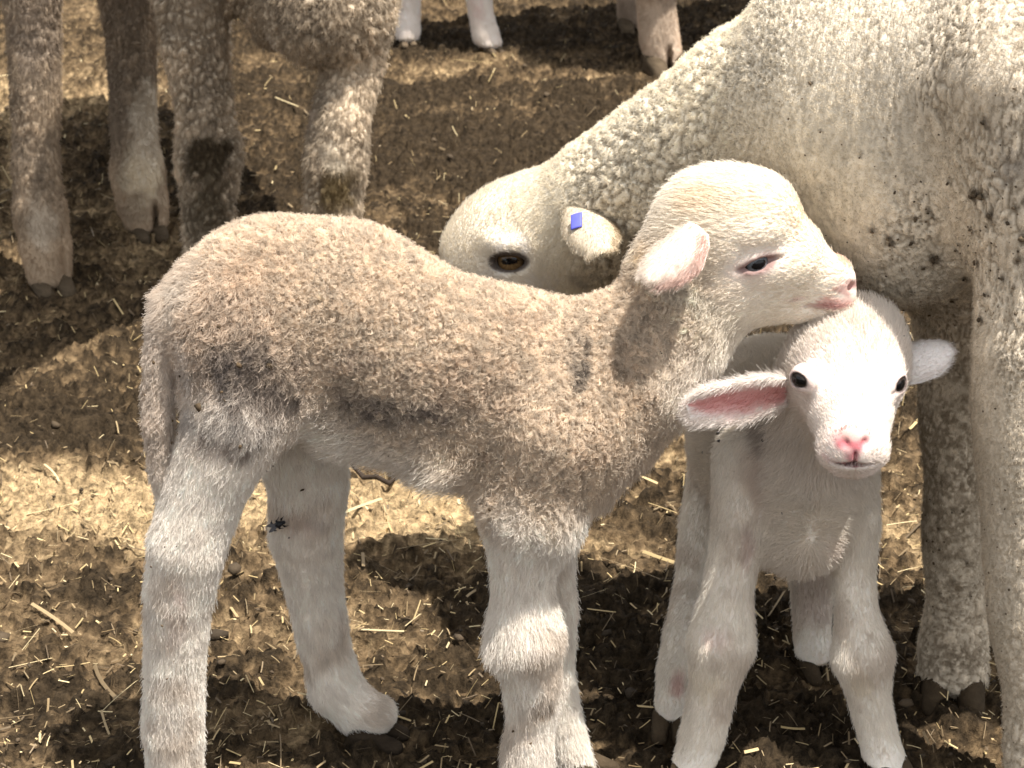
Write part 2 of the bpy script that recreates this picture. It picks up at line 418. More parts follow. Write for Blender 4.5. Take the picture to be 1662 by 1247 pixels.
def flecks(parent, pts, nrms, sizes, seed=2, col=(.075, .055, .03), name='dung_flecks'):
    rg = np.random.default_rng(seed)
    t = (1 + 5 ** .5) / 2
    iv = nrm(np.array([[-1, t, 0], [1, t, 0], [-1, -t, 0], [1, -t, 0], [0, -1, t], [0, 1, t], [0, -1, -t], [0, 1, -t], [t, 0, -1], [t, 0, 1], [-t, 0, -1], [-t, 0, 1]]))
    ff = np.array([[0, 11, 5], [0, 5, 1], [0, 1, 7], [0, 7, 10], [0, 10, 11], [1, 5, 9], [5, 11, 4], [11, 10, 2], [10, 7, 6], [7, 1, 8], [3, 9, 4], [3, 4, 2], [3, 2, 6], [3, 6, 8], [3, 8, 9], [4, 9, 5], [2, 4, 11], [6, 2, 10], [8, 6, 7], [9, 8, 1]])
    Vs, Fs, Cs = [], [], []
    for i, (p, nv, r) in enumerate(zip(pts, nrms, sizes)):
        a = nrm(np.cross(nv, rg.normal(size=3))); b = np.cross(nv, a)
        q = iv * (0.6 + .8 * rg.random((12, 1)))
        e = (.7 + .4 * rg.random()), (.55 + .4 * rg.random()), .5
        Vs.append(p + r * (q[:, :1] * a * e[0] + q[:, 1:2] * b * e[1] + q[:, 2:] * nv * e[2]) + nv * r * .1); Fs.append(ff + 12 * i)
        Cs.append(np.tile(np.array(col) * (.5 + rg.random()), (12, 1)))
    o = mk(name, np.concatenate(Vs), np.concatenate(Fs), M_DUNG, None, np.concatenate(Cs)); o['kind'] = 'stuff'
    if parent is not None: child(o, parent)
    return o
def surf_at(V, N, px, py, lift=.0):
    x, y, d = pix(V); front = ((np.array([0, 0, CH]) - V) * N).sum(1) > 0
    q = np.hypot(x - px, y - py) + np.where(front, 0, 1e4); k = np.argsort(q)[:12]; i = k[np.argmin(d[k])]
    return V[i] + N[i] * lift, N[i]

WHITE = (.88, .825, .75); CREAM = (.80, .72, .58); TAN = (.71, .60, .475); PINK = (.72, .36, .33)

# ------------------------------------------------------------------ ground
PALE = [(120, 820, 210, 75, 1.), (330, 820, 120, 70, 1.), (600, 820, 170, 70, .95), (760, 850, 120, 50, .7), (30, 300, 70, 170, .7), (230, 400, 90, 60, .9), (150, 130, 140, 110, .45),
        (740, 115, 150, 26, .45), (960, 125, 110, 22, .35), (1480, 860, 60, 60, .7), (340, 1010, 160, 60, .6), (70, 1020, 120, 60, .35), (560, 1000, 90, 40, .45), (980, 870, 80, 40, .7), (400, 1210, 200, 50, .5), (1080, 720, 80, 60, .3), (830, 80, 60, 20, .3)]  # pale dust, with sunlit patches of ground painted into the colour
DARK = [(80, 690, 170, 60, .6), (760, 250, 260, 90, .8), (950, 1000, 160, 90, .5), (90, 1130, 120, 70, .7), (700, 1120, 140, 60, .5), (1250, 1180, 200, 60, .4), (190, 960, 70, 50, .8), (1000, 40, 300, 40, .4)]  # dark manure, with shade cast by the animals painted into the colour
def dry_and_lit(x, y):
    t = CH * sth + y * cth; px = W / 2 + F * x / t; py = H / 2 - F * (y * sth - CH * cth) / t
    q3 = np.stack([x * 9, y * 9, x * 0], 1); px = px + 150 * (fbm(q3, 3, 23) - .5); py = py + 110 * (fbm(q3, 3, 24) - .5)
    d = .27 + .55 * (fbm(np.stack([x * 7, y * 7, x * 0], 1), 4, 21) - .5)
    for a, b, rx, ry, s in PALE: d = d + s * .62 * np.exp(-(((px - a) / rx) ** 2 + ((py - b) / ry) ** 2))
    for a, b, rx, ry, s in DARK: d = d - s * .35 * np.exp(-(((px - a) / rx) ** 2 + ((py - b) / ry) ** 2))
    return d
def ground(x, y):
    """height, colour of trodden manure, dust and clods, with sun and shade painted in"""
    p3 = np.stack([x, y, np.zeros_like(x)], 1); dry = dry_and_lit(x, y)  # this mask holds painted sun and shade as well as dry dust
    h = .020 * (fbm(p3 * 6, 3, 1) - .5) + .008 * (fbm(p3 * 22, 3, 5) - .5)
    wx = x + .014 * (fbm(p3 * 60, 3, 61) - .5) * 2; wy = y + .014 * (fbm(p3 * 60, 3, 64) - .5) * 2
    clod = np.zeros_like(x); cid = np.zeros_like(x)
    for cell, amp, s, thr in ((.050, .006, 31, .48), (.022, .0090, 41, .36), (.010, .0066, 51, .28)):
        q = np.stack([wx / cell, wy / (cell * .8)], 1); f1, f2, ih = worley2(q, s)
        on = sst(thr + .22 * np.clip(dry, 0, 1.2), thr + .28 + .22 * np.clip(dry, 0, 1.2), ih + .25 * (vnoise(p3 * 12, s + 9) - .5))
        b = on * sst(.0, .16, f2 - f1) * (.5 + .7 * hsh((ih * 1e6).astype(np.int64), (ih * 0).astype(np.int64), (ih * 0).astype(np.int64), 3))
        clod = clod + amp * b; cid = np.maximum(cid, b * ih)
    fine = fbm(p3 * 160, 3, 71) - .5
    h = h + clod + .0065 * fine + .003 * (fbm(p3 * 70, 2, 73) - .5)
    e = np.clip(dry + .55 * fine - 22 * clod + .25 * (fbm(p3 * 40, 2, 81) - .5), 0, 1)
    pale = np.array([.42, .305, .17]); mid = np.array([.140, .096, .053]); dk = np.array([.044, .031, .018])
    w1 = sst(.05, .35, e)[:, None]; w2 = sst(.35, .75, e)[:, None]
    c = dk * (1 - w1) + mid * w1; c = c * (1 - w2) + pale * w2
    c = c * (.75 + .5 * vnoise(p3 * 260, 91))[:, None]
    return h, c
def spaced(a, b, fine0, fine1, far):
    n = int((b - a) / ((fine0 + fine1) / 2)); t = np.linspace(0, 1, n + 1)
    mid = a + (b - a) * ((fine0 * t + (fine1 - fine0) * t * t / 2) / ((fine0 + fine1) / 2))
    out = mid
    e = fine1; xs = []; x = b
    while x < far: e *= 1.35; x += e; xs.append(x)
    e = fine0; ys = []; x = a
    while x > -far: e *= 1.35; x -= e; ys.append(x)
    return np.concatenate([ys[::-1], out, xs])
def spaced2(a, f0, b, f1, far):
    xs = [a]; 
    while xs[-1] < b: xs.append(xs[-1] + f0 + (f1 - f0) * (xs[-1] - a) / (b - a))
    e = f1; 
    while xs[-1] < far: e *= 1.35; xs.append(xs[-1] + e)
    e = f0; ys = [a]
    while ys[-1] > -far: e *= 1.35; ys.append(ys[-1] - e)
    return np.array(ys[:0:-1] + xs)
gx = spaced(-1.05, 1.05, .0029, .0029, 90); gy = spaced2(1.42, .0028, 4.4, .0075, 90)
XX, YY = np.meshgrid(gx, gy, indexing='ij'); xf, yf = XX.ravel(), YY.ravel()
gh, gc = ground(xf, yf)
nx, ny = XX.shape; ii = np.arange(nx * ny).reshape(nx, ny)
gf = np.stack([ii[:-1, :-1], ii[1:, :-1], ii[1:, 1:], ii[:-1, 1:]], -1).reshape(-1, 4)
M_GROUND = skin_mat('trodden_manure', .95, .8, 330, 0, .1)
gn = M_GROUND.node_tree.nodes; gl = M_GROUND.node_tree.links; g_b = gn['Principled BSDF']
g_n = gn.new('ShaderNodeTexNoise'); g_n.inputs['Scale'].default_value = 95; g_n.inputs['Detail'].default_value = 6; g_n.inputs['Roughness'].default_value = .72
g_t = gn.new('ShaderNodeTexCoord'); gl.new(g_t.outputs['Object'], g_n.inputs['Vector'])
g_r = gn.new('ShaderNodeMapRange'); g_r.inputs[1].default_value = .36; g_r.inputs[2].default_value = .66; g_r.inputs[3].default_value = .35; g_r.inputs[4].default_value = 1.5
gl.new(g_n.outputs['Fac'], g_r.inputs[0])
g_m = gn.new('ShaderNodeMix'); g_m.data_type = 'RGBA'; g_m.blend_type = 'MULTIPLY'; g_m.inputs[0].default_value = 1
gl.new(g_b.inputs['Base Color'].links[0].from_socket, g_m.inputs[6]); gl.new(g_r.outputs[0], g_m.inputs[7]); gl.new(g_m.outputs[2], g_b.inputs['Base Color'])
g_p = gn.new('ShaderNodeBump'); g_p.inputs['Strength'].default_value = 1; g_p.inputs['Distance'].default_value = .006
gl.new(g_n.outputs['Fac'], g_p.inputs['Height']); gl.new(g_b.inputs['Normal'].links[0].from_socket, g_p.inputs['Normal']); gl.new(g_p.outputs[0], g_b.inputs['Normal'])
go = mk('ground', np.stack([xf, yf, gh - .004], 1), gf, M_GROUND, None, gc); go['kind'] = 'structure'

# straw litter and chaff: thin bent strips lying on the ground
def litter(name, n, lmin, lmax, wmin, wmax, seed, cols, flat=.25, region=(1.5, 4.4)):
    rg = np.random.default_rng(seed); Y = 1 / (1 / region[1] + rg.random(n * 3) * (1 / region[0] - 1 / region[1])); X = (rg.random(n * 3) * 2 - 1) * (.27 * Y + .08)
    d = dry_and_lit(X, Y); keep = rg.random(n * 3) < np.clip(.18 + .75 * d, .08, 1); X, Y = X[keep][:n], Y[keep][:n]; n = len(X)
    a = rg.random(n) * math.pi; L = lmin + (lmax - lmin) * rg.random(n) ** 2.2; w = wmin + (wmax - wmin) * rg.random(n) ** 2; bend = rg.normal(size=n) * .10
    seg = 4; V = np.zeros((n, seg + 1, 3, 3)); z0 = None
    for k in range(seg + 1):
        t = k / seg - .5; an = a + bend * t
        cx = X + np.cos(an) * L * t; cy = Y + np.sin(an) * L * t
        hz = ground(cx, cy)[0]
        V[:, k, 1, 0], V[:, k, 1, 1], V[:, k, 1, 2] = cx, cy, hz
        nxv, nyv = -np.sin(an) * w / 2, np.cos(an) * w / 2
        for q, sg in ((0, -1), (2, 1)):
            V[:, k, q, 0] = cx + sg * nxv; V[:, k, q, 1] = cy + sg * nyv; V[:, k, q, 2] = hz
    line = np.linspace(0, 1, seg + 1)[None] ; z = V[:, :, 1, 2]
    lin = z[:, :1] * (1 - line) + z[:, -1:] * line
    zz = lin + .75 * np.clip((z - lin).max(1, keepdims=True), 0, .012) + .0006 + flat * .003 * rg.random((n, 1)) - .0012
    tilt = rg.normal(size=(n, 1)) * .35
    for q, sg in ((0, -1), (1, 0), (2, 1)): V[:, :, q, 2] = zz + sg * tilt * w[:, None] / 2 + (w[:, None] * .10 if q == 1 else 0)
    base = (np.arange(n) * (seg + 1) * 3)[:, None]
    f = np.concatenate([base + np.array([[k * 3 + q, k * 3 + q + 1, (k + 1) * 3 + q + 1, (k + 1) * 3 + q]]) for k in range(seg) for q in (0, 1)], 0)
    cc = np.array(cols)[rg.integers(0, len(cols), n)] * (.7 + .5 * rg.random((n, 1)))
    o = mk(name, V.reshape(-1, 3), f, M_STRAW, None, np.repeat(cc, (seg + 1) * 3, 0)); o['kind'] = 'stuff'; o['label'] = 'scattered bits of pale straw trodden into the manure'; o['category'] = 'straw'
    return o
SC = [(.50, .38, .19), (.44, .33, .16), (.58, .47, .27), (.34, .25, .13), (.27, .20, .11), (.20, .145, .08), (.16, .115, .065)]
litter('straw_litter', 430, .010, .075, .0008, .0034, 4, SC)
litter('straw_chaff', 9000, .003, .014, .0005, .0020, 8, SC + [(.2, .14, .07), (.12, .085, .05)])['label'] = 'fine chaff and dry crumbs over the ground'

# ------------------------------------------------------------------ tan and white lamb, side-on
def reg(len_, curl, lift, dens, col): return dict(len=len_, curl=curl, lift=lift, dens=dens, col=col)
def frame(out, hor):
    o = nrm(out); h_ = nrm(np.array(hor, float) - np.dot(hor, o) * o); return np.array([h_, np.cross(o, h_), o])

def limbs(V, Fq, head):                      # ease the joints of trunk and limbs, keep the features of the head
    x, y, _ = pix(V); k = head(x, y)[:, None]
    return V * k + smooth(V, Fq, 14) * (1 - k)
Y0 = 1.56
t = thing('lamb', 'tan-backed lamb with white legs and muddy rump, standing side-on', 'lamb', (-.22, Y0, 0))
b = Beast()
b.cone([(450, 506, 1.565, 152), (555, 516, 1.565, 154), (690, 588, 1.565, 147), (840, 624, 1.565, 150), (930, 630, 1.56, 128)], lat=.68, k=.03, reg='torso', comb=-1)
b.ell((400, 520, 1.565), (112, 95, 116), reg='torso', comb=(-.5, 0, -1))
b.cone([(960, 640, 1.56, 116), (1000, 640, 1.56, 88)], lat=.72, k=.03, reg='torso', comb=-1)
b.cone([(975, 715, 1.555, 70), (945, 775, 1.55, 52)], lat=.8, k=.03, reg='brisket')
b.cone([(1000, 602, 1.56, 103), (1076, 518, 1.565, 82), (1124, 440, 1.57, 82)], lat=.72, k=.03, reg='neck', comb=-1)
b.cone([(1075, 600, 1.56, 68), (1150, 505, 1.57, 62)], lat=.8, k=.025, reg='throat', comb=-1)
# hind legs
b.ell((394, 590, 1.535), (98, 62, 150), reg='thigh', k=.03)
b.cone([(385, 670, 1.53, 80), (332, 800, 1.525, 62), (306, 880, 1.52, 61), (291, 960, 1.52, 53), (284, 1060, 1.52, 46), (280, 1180, 1.52, 46), (284, 1250, 1.52, 43), (292, 1300, 1.515, 44)], k=.015, reg='leg')
b.cone([(470, 620, 1.61, 86), (500, 780, 1.62, 62), (496, 865, 1.625, 56), (508, 950, 1.625, 44), (528, 1050, 1.625, 38), (545, 1115, 1.622, 42), (578, 1150, 1.618, 38), (610, 1160, 1.612, 32)], k=.015, reg='leg')
# fore legs
b.cone([(862, 835, 1.525, 66), (852, 900, 1.52, 52), (848, 955, 1.52, 48), (853, 1035, 1.515, 62), (862, 1095, 1.515, 46), (862, 1165, 1.515, 37), (856, 1235, 1.51, 40), (862, 1310, 1.505, 41)], k=.015, reg='leg')
b.cone([(915, 740, 1.58, 80), (893, 870, 1.58, 44), (892, 930, 1.575, 36), (897, 990, 1.575, 38), (898, 1090, 1.57, 30), (915, 1190, 1.565, 32), (930, 1250, 1.56, 35)], k=.015, reg='leg')
b.cone([(905, 690, 1.53, 98), (865, 810, 1.527, 72)], k=.03, reg='torso', comb=1)
# belly, flank and tail
b.cone([(500, 640, 1.55, 40), (560, 690, 1.56, 42), (690, 705, 1.56, 44), (770, 735, 1.56, 44)], k=.03, reg='belly', comb=-1)
b.cone([(330, 470, 1.555, 50), (284, 500, 1.55, 30), (264, 580, 1.54, 24), (256, 680, 1.53, 21), (262, 760, 1.53, 17), (270, 812, 1.53, 11)], k=.004, reg='tail')
# head
b.ell((1165, 362, 1.575), (98, 82, 88), reg='face', k=.03, comb=(-1, 0, .2))
b.cone([(1208, 398, 1.575, 99), (1262, 425, 1.575, 82), (1338, 456, 1.575, 46)], lat=.74, k=.012, reg='face', comb=-1)
b.ell((1226, 338, 1.575), (66, 56, 55), reg='face', comb=(-1, 0, .2))
b.ell((1190, 462, 1.575), (76, 60, 62), reg='face', comb=(-1, 0, -.3))
b.cone([(1200, 478, 1.575, 48), (1290, 494, 1.575, 30), (1345, 497, 1.575, 22)], lat=.9, k=.012, reg='face', comb=-1)
b.ell((1350, 456, 1.575), (34, 29, 30), reg='face', k=.01, comb=(-1, 0, 0))
b.ell((1352, 482, 1.575), (35, 27, 21), reg='lip', k=.01, comb=(-1, 0, 0))
b.ell((1226, 373, 1.575 - .024), (36, 22, 17), k=.012, reg='face', comb=(-1, 0, .1))        # brow
b.ell((1255, 432, 1.575 - .020), (60, 22, 20), k=.015, reg='face', comb=(-1, 0, .1))        # cheekbone
l1_eyes = []
for sg in (-1, 1):
    c = P(1218, 405, 1.575); c = c + np.array([0, sg * .0255, 0]); out = nrm(np.array([.32, sg * 1., .10])); hor = nrm(np.array([1., -sg * .32, .30]))
    b.ellw(c, (.0125,) * 3, k=.006, reg='lid', comb=(-1, 0, 0))
    Mx = frame(out, hor)
    b.ellw(c + out * .011, (.0118, .0044, .0075), Mx, k=.0015, cut=True)
    b.ellw(c + out * .009 + Mx[0] * .014 - Mx[1] * .001, (.007, .0018, .004), Mx, k=.001, cut=True)
    b.ellw(c + out * .008 - Mx[0] * .013, (.007, .0016, .004), Mx, k=.001, cut=True)
    l1_eyes.append((c, .0108, out, hor))
    nc = P(1374, 458, 1.575) + np.array([-.0008, sg * .0085, 0])
    b.ellw(nc, (.0075, .0042, .0032), frame((.4, sg * 1, 0), (1, 0, -.25)), k=.002, cut=True)
# mouth line
for sg in (-1, 1):
    mp = [(1302, 484), (1325, 493), (1350, 500), (1372, 500), (1388, 494)]
    for (x0, y0), (x1, y1) in zip(mp[:-1], mp[1:]):
        a_, b_ = P(x0, y0, 1.575), P(x1, y1, 1.575); c = (a_ + b_) / 2
        wl = np.interp((x0 + x1) / 2, [1300, 1350, 1378, 1392], [.0165, .0135, .010, .002])
        b.ellw(c + np.array([0, sg * wl, 0]), (np.linalg.norm(b_ - a_) * .75, .0012, .004), frame((0, sg, .0), b_ - a_)[[0, 1, 2]], k=.0015, cut=True)
V, Fq = b.mesh(.0018, .012)
V = limbs(V, Fq, lambda x, y: sst(1060, 1130, x) * sst(600, 540, y))
N = vnormals(V, Fq)
RG = {'torso': reg(.0062, 1.3, .85, 1., TAN), 'neck': reg(.0065, 1.3, .8, 1., TAN), 'brisket': reg(.011, .6, .35, 1., (.62, .52, .42)), 'throat': reg(.014, .6, .35, 1., WHITE),
      'thigh': reg(.0085, 1.2, .6, 1., (.64, .52, .41)), 'leg': reg(.0070, .5, .24, 1., WHITE), 'belly': reg(.016, .6, .4, 1., WHITE), 'tail': reg(.0065, .8, .45, 1., (.66, .57, .48)),
      'face': reg(.0042, .15, .22, 1.1, (.87, .80, .69)), 'lip': reg(.002, .1, .25, .5, (.80, .66, .58)), 'lid': reg(.002, .1, .2, .4, (.76, .62, .55))}
A = b.attrs(V, RG)
A['len'] *= (.4 + .6 * sst(.01, .055, V[:, 2]))[:, None]; vx, vy, vd = pix(V); nz = fbm(V * 45, 3, 2) - .5
# fleece colour runs into the white of the legs with a ragged border
def mixc(w, c): A['col'] = A['col'] * (1 - w[:, None]) + np.array(c) * w[:, None]
hindw = sst(735, 830, vy + 80 * nz) * sst(640, 560, vx); forew = sst(800, 900, vy + 80 * nz) * sst(640, 700, vx)
bodymask = A['col'][:, 2] < .5
for m in (hindw, forew): mixc(m, WHITE); A['len'] = A['len'] * (1 - m[:, None]) + .0075 * m[:, None]
upper = sst(.05, -.05, (V[:, 2] - P(880, 840, Y0)[2]))
tanw = sst(860, 790, vy + 90 * nz) * sst(755, 800, vx) * sst(1010, 930, vx) * sst(560, 640, vy)
mixc(tanw * .95, TAN)
headw = sst(-30, 50, (vx - 1040) * .8 + (420 - vy) * .45 + 60 * nz) * sst(600, 480, vy)
mixc(headw * (A['len'][:, 0] > .006), (.80, .73, .62))
spots = [(385, 610, 1.50, (90, 70), (.24, .205, .18), 1.), (365, 690, 1.50, (80, 60), (.27, .23, .20), 1.), (440, 650, 1.50, (50, 70), (.26, .22, .19), .9), (478, 610, 1.5, (9, 80), (.24, .19, .16), .9), (462, 520, 1.5, (9, 50), (.36, .29, .23), .7), (545, 640, 1.5, (8, 60), (.28, .22, .18), .7), (300, 620, 1.5, (16, 110), (.70, .65, .60), .6), (400, 690, 1.5, (60, 25), (.72, .67, .61), .5), (640, 690, 1.50, (140, 42), (.22, .185, .16), .95), (560, 620, 1.50, (60, 70), (.40, .31, .25), .5), (430, 620, 1.5, (45, 70), (.34, .28, .23), .6), (350, 720, 1.5, (60, 30), (.44, .37, .31), .6), (945, 565, 1.50, (26, 85), (.07, .06, .055), 1.), (985, 535, 1.5, (20, 60), (.10, .08, .065), 1.), (1010, 590, 1.5, (12, 70), (.2, .15, .11), .8), (1030, 560, 1.5, (12, 50), (.3, .2, .13), .5),  # narrow dark strokes paint the shade of flank folds and neck creases
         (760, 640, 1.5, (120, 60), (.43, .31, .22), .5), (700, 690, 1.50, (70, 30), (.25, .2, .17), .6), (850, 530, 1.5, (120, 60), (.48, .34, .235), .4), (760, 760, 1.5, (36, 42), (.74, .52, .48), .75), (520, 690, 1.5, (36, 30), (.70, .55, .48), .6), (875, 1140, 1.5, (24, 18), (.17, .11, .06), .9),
         (262, 600, 1.53, (26, 130), (.70, .62, .54), .6), (290, 480, 1.53, (40, 50), (.74, .68, .60), .6), (430, 450, 1.5, (120, 40), (.62, .46, .32), .5), (940, 470, 1.55, (40, 20), (.70, .50, .44), .6), (900, 466, 1.57, (30, 14), (.72, .33, .22), .7),
         (285, 1000, 1.5, (26, 50), (.70, .60, .54), .5), (290, 950, 1.5, (25, 30), (.72, .56, .50), .5), (480, 850, 1.59, (50, 26), (.72, .60, .55), .5), (960, 720, 1.5, (60, 45), (.64, .50, .37), .5), (1030, 640, 1.5, (60, 80), (.47, .34, .22), .4), (1045, 400, 1.55, (22, 40), (.60, .42, .2), .6)]
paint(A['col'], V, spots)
def around(V, c, out, hor, a, b_):
    M_ = frame(out, hor); q = (V - c) @ M_.T
    return np.hypot(q[:, 0] / a, q[:, 1] / b_), sst(0, .004, q[:, 2]) * (np.linalg.norm(q, axis=1) < .035)
# face colours
fsp = [(1380, 462, 1.575, (16, 20), (.66, .30, .27), .9), (1366, 428, 1.575, (22, 22), (.76, .50, .38), .6), (1360, 488, 1.565, (34, 14), (.74, .42, .38), .7), (1345, 502, 1.555, (44, 7), (.42, .20, .19), .8), (1300, 490, 1.55, (20, 8), (.6, .42, .4), .5), (1150, 330, 1.55, (40, 30), (.80, .64, .45), .4), (1300, 360, 1.57, (50, 45), (.84, .70, .50), .35)]
paint(A['col'], V, fsp, 3, False)
for c, r, out, hor in l1_eyes:
    qe, w2 = around(V, c, out, hor, .0125, .0052); mixc(w2 * sst(2.4, 1.2, qe) * .4, (.66, .47, .42)); mixc(w2 * sst(1.55, 1.05, qe) * .85, (.22, .12, .11))
    A['dens'] *= 1 - .97 * (w2 * sst(1.9, 1.3, qe))[:, None]; A['len'] *= 1 - .5 * (w2 * sst(3., 1.6, qe))[:, None]
nd = np.linalg.norm((V - P(1378, 462, 1.575)) * np.array([1, .6, 1]), axis=1); A['dens'] *= (1 - .97 * sst(.016, .009, nd))[:, None]
mixc(sst(.010, .006, np.abs(V[:, 2] - P(1374, 458, 1.575)[2]) + .7 * np.abs(V[:, 0] - P(1374, 458, 1.575)[0])) * .6, (.35, .10, .10))
A['col'] *= (1 + .34 * (fbm(V * 130, 3, 6) - .5) * sst(.0045, .0062, A['len'][:, 0]))[:, None]
mixc(sst(.52, .70, fbm(V * 26, 3, 44)) * sst(.30, .22, V[:, 2]) * .45, (.50, .40, .30))
# fluffier rear of the knee, belly tuft, crown
for px, py, r, add in ((800, 1040, 40, .006), (740, 765, 45, .012), (930, 870, 40, .004), (1110, 320, 60, .006), (1190, 285, 60, .006), (470, 740, 40, .003), (280, 480, 60, .004), (1070, 420, 50, .006), (1000, 780, 40, .004)):
    q = np.exp(-(((vx - px) / r) ** 2 + ((vy - py) / r) ** 2)); A['len'] += (add * q)[:, None]
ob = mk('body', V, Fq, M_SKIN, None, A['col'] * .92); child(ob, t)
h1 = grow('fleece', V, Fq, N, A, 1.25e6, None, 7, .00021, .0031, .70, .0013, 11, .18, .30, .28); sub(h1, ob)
for c, r, out, hor in l1_eyes: eye(c, r, out, hor, (.13, .145, .16), t, (.55, .3), .8)
# ears: near one folded back along the cheek, far one behind
ear(P(1128, 366, 1.534), P(1050, 458, 1.503), np.array([.40, .30, -.86]), .043, t, (.70, .62, .54), (.70, .44, .39), cup=.62, seed=5, fur_len=.0035, w0=.5, wt=.45, thick=.004, rimc=(.62, .42, .36), twist=.5)
ear(P(1140, 352, 1.62), P(1085, 440, 1.65), np.array([.6, .3, -.7]), .040, t, (.80, .74, .67), PINK, cup=.45, seed=6)
hoof(P(290, 1295, 1.515) * [1, 1, 0], (1, -.3), t); hoof(P(598, 1182, 1.612) * [1, 1, 0], (1, -.25), t, .021, .0095, (.035, .026, .018))
hoof(P(862, 1310, 1.505) * [1, 1, 0], (1, -.3), t); hoof(P(934, 1255, 1.56) * [1, 1, 0], (1, -.3), t)
fp = [(288, 500, 12), (314, 497, 7), (355, 535, 9), (303, 540, 6), (330, 537, 10), (390, 590, 15), (440, 595, 16), (298, 607, 7), (340, 608, 9), (360, 640, 8), (326, 662, 17), (362, 652, 6), (393, 722, 10), (310, 596, 5), (250, 540, 7), (252, 590, 8), (240, 640, 5), (275, 680, 6), (285, 720, 8), (437, 758, 7), (448, 752, 6), (438, 792, 5), (487, 792, 9), (470, 870, 5), (270, 890, 4), (290, 890, 4), (252, 920, 5), (265, 1015, 6), (240, 1100, 5), (836, 1184, 8), (860, 1206, 6), (270, 1100, 5), (630, 735, 5), (800, 830, 8), (950, 565, 6), (1075, 575, 7), (760, 635, 6)]
q = [surf_at(V, N, x, y, .0055) for x, y, r in fp]
flecks(t, [a_[0] for a_ in q], [a_[1] for a_ in q], [r / 2.3 / 2000 for x, y, r in fp], 3, (.085, .058, .032))
LV, LN = V, N

# ------------------------------------------------------------------ small white lamb facing the camera
t = thing('lamb', 'small white lamb facing the viewer, its head under the chin of the tan lamb', 'lamb', (.25, 1.66, 0))
b = Beast(lat=(1, 0, 0))
b.cone([(1298, 802, 1.615, 107), (1258, 705, 1.70, 150), (1240, 690, 1.80, 135)], lat=.86, k=.03, reg='torso')
b.cone([(1292, 860, 1.60, 62), (1275, 800, 1.70, 80)], lat=1, k=.03, reg='chest', comb=1)
b.cone([(1300, 740, 1.62, 100), (1345, 640, 1.595, 84), (1372, 580, 1.575, 76)], k=.025, reg='chest', comb=-1)
b.cone([(1205, 745, 1.62, 48), (1212, 830, 1.60, 54), (1195, 890, 1.592, 42), (1182, 950, 1.585, 39), (1171, 1045, 1.575, 54), (1157, 1120, 1.57, 37), (1140, 1195, 1.565, 36), (1125, 1245, 1.56, 36), (1120, 1275, 1.552, 37)], k=.015, reg='leg')
b.cone([(1376, 760, 1.62, 46), (1382, 850, 1.605, 44), (1386, 930, 1.60, 33), (1390, 990, 1.592, 33), (1400, 1065, 1.585, 50), (1410, 1130, 1.58, 33), (1425, 1195, 1.572, 31), (1436, 1240, 1.565, 36), (1446, 1275, 1.555, 37)], k=.015, reg='leg')
b.cone([(1185, 745, 1.79, 62), (1150, 850, 1.765, 46), (1128, 950, 1.73, 32), (1112, 1030, 1.68, 33), (1098, 1090, 1.65, 30), (1090, 1140, 1.64, 27), (1088, 1180, 1.632, 24)], k=.015, reg='leg')
b.cone([(1310, 780, 1.80, 70), (1318, 900, 1.785, 42), (1318, 980, 1.765, 31), (1318, 1035, 1.745, 30), (1322, 1062, 1.735, 32), (1326, 1084, 1.728, 30)], k=.015, reg='leg')
# head
b.ell((1376, 592, 1.572), (91, 88, 76), reg='face', k=.03, comb=(0, .4, 1))
b.cone([(1376, 612, 1.562, 86), (1380, 672, 1.522, 67), (1385, 724, 1.488, 44)], k=.012, reg='face', comb=-1)
b.cone([(1380, 668, 1.562, 66), (1383, 735, 1.512, 36), (1384, 748, 1.502, 25)], lat=.95, k=.012, reg='face', comb=-1)
b.ell((1351, 732, 1.494), (22, 24, 21), k=.015, reg='face', comb=(0, .4, 1)); b.ell((1419, 732, 1.494), (21, 24, 21), k=.015, reg='face', comb=(0, .4, 1))
b.ell((1386, 716, 1.484), (30, 22, 16), k=.012, reg='lip', comb=(0, .4, 1))
b.ell((1384, 756, 1.495), (34, 24, 14), k=.01, reg='lip', comb=(0, .4, 1))
b.ell((1398, 540, 1.578), (42, 38, 32), k=.03, reg='crown', comb=(.1, .3, 1))
l2_eyes = []
for px, py, Y, out, sg in ((1301, 615, 1.5225, (-.62, -.78, .12), -1), (1455, 622, 1.5265, (.72, -.68, .12), 1)):
    out = nrm(np.array(out)); c = P(px, py, Y) - out * .0035; hor = nrm(np.array([1., .7 * sg, -.35 * -sg]))
    b.ellw(c, (.0112,) * 3, k=.012, reg='lid', comb=(0, .4, 1)); Mx = frame(out, hor)
    b.ellw(c + out * .012, (.0070, .0052, .0105), Mx, k=.0015, cut=True)
    b.ellw(c + out * .009 - sg * Mx[0] * .011 - Mx[1] * .003, (.006, .0022, .0035), Mx, k=.001, cut=True)
    l2_eyes.append((c, .0094, out, hor))
for sg, px in ((-1, 1371), (1, 1404)):
    b.ellw(P(px, 718, 1.4715), (.0030, .004, .0042), frame((0, -1, .2), (1, 0, .75 * -sg)), k=.002, cut=True)
b.ellw(P(1387, 741, 1.470), (.0009, .004, .0045), k=.0015, cut=True)
for px, py, Y, rx in ((1368, 753, 1.476, .010), (1404, 753, 1.476, .010), (1386, 751, 1.472, .008)):
    b.ellw(P(px, py, Y), (rx, .006, .0011), k=.0015, cut=True)
V, Fq = b.mesh(.0018, .012)
V = limbs(V, Fq, lambda x, y: sst(1255, 1280, x) * sst(1500, 1480, x) * sst(800, 780, y))
N = vnormals(V, Fq); vx, vy, vd = pix(V)
W2 = (.83, .775, .69)
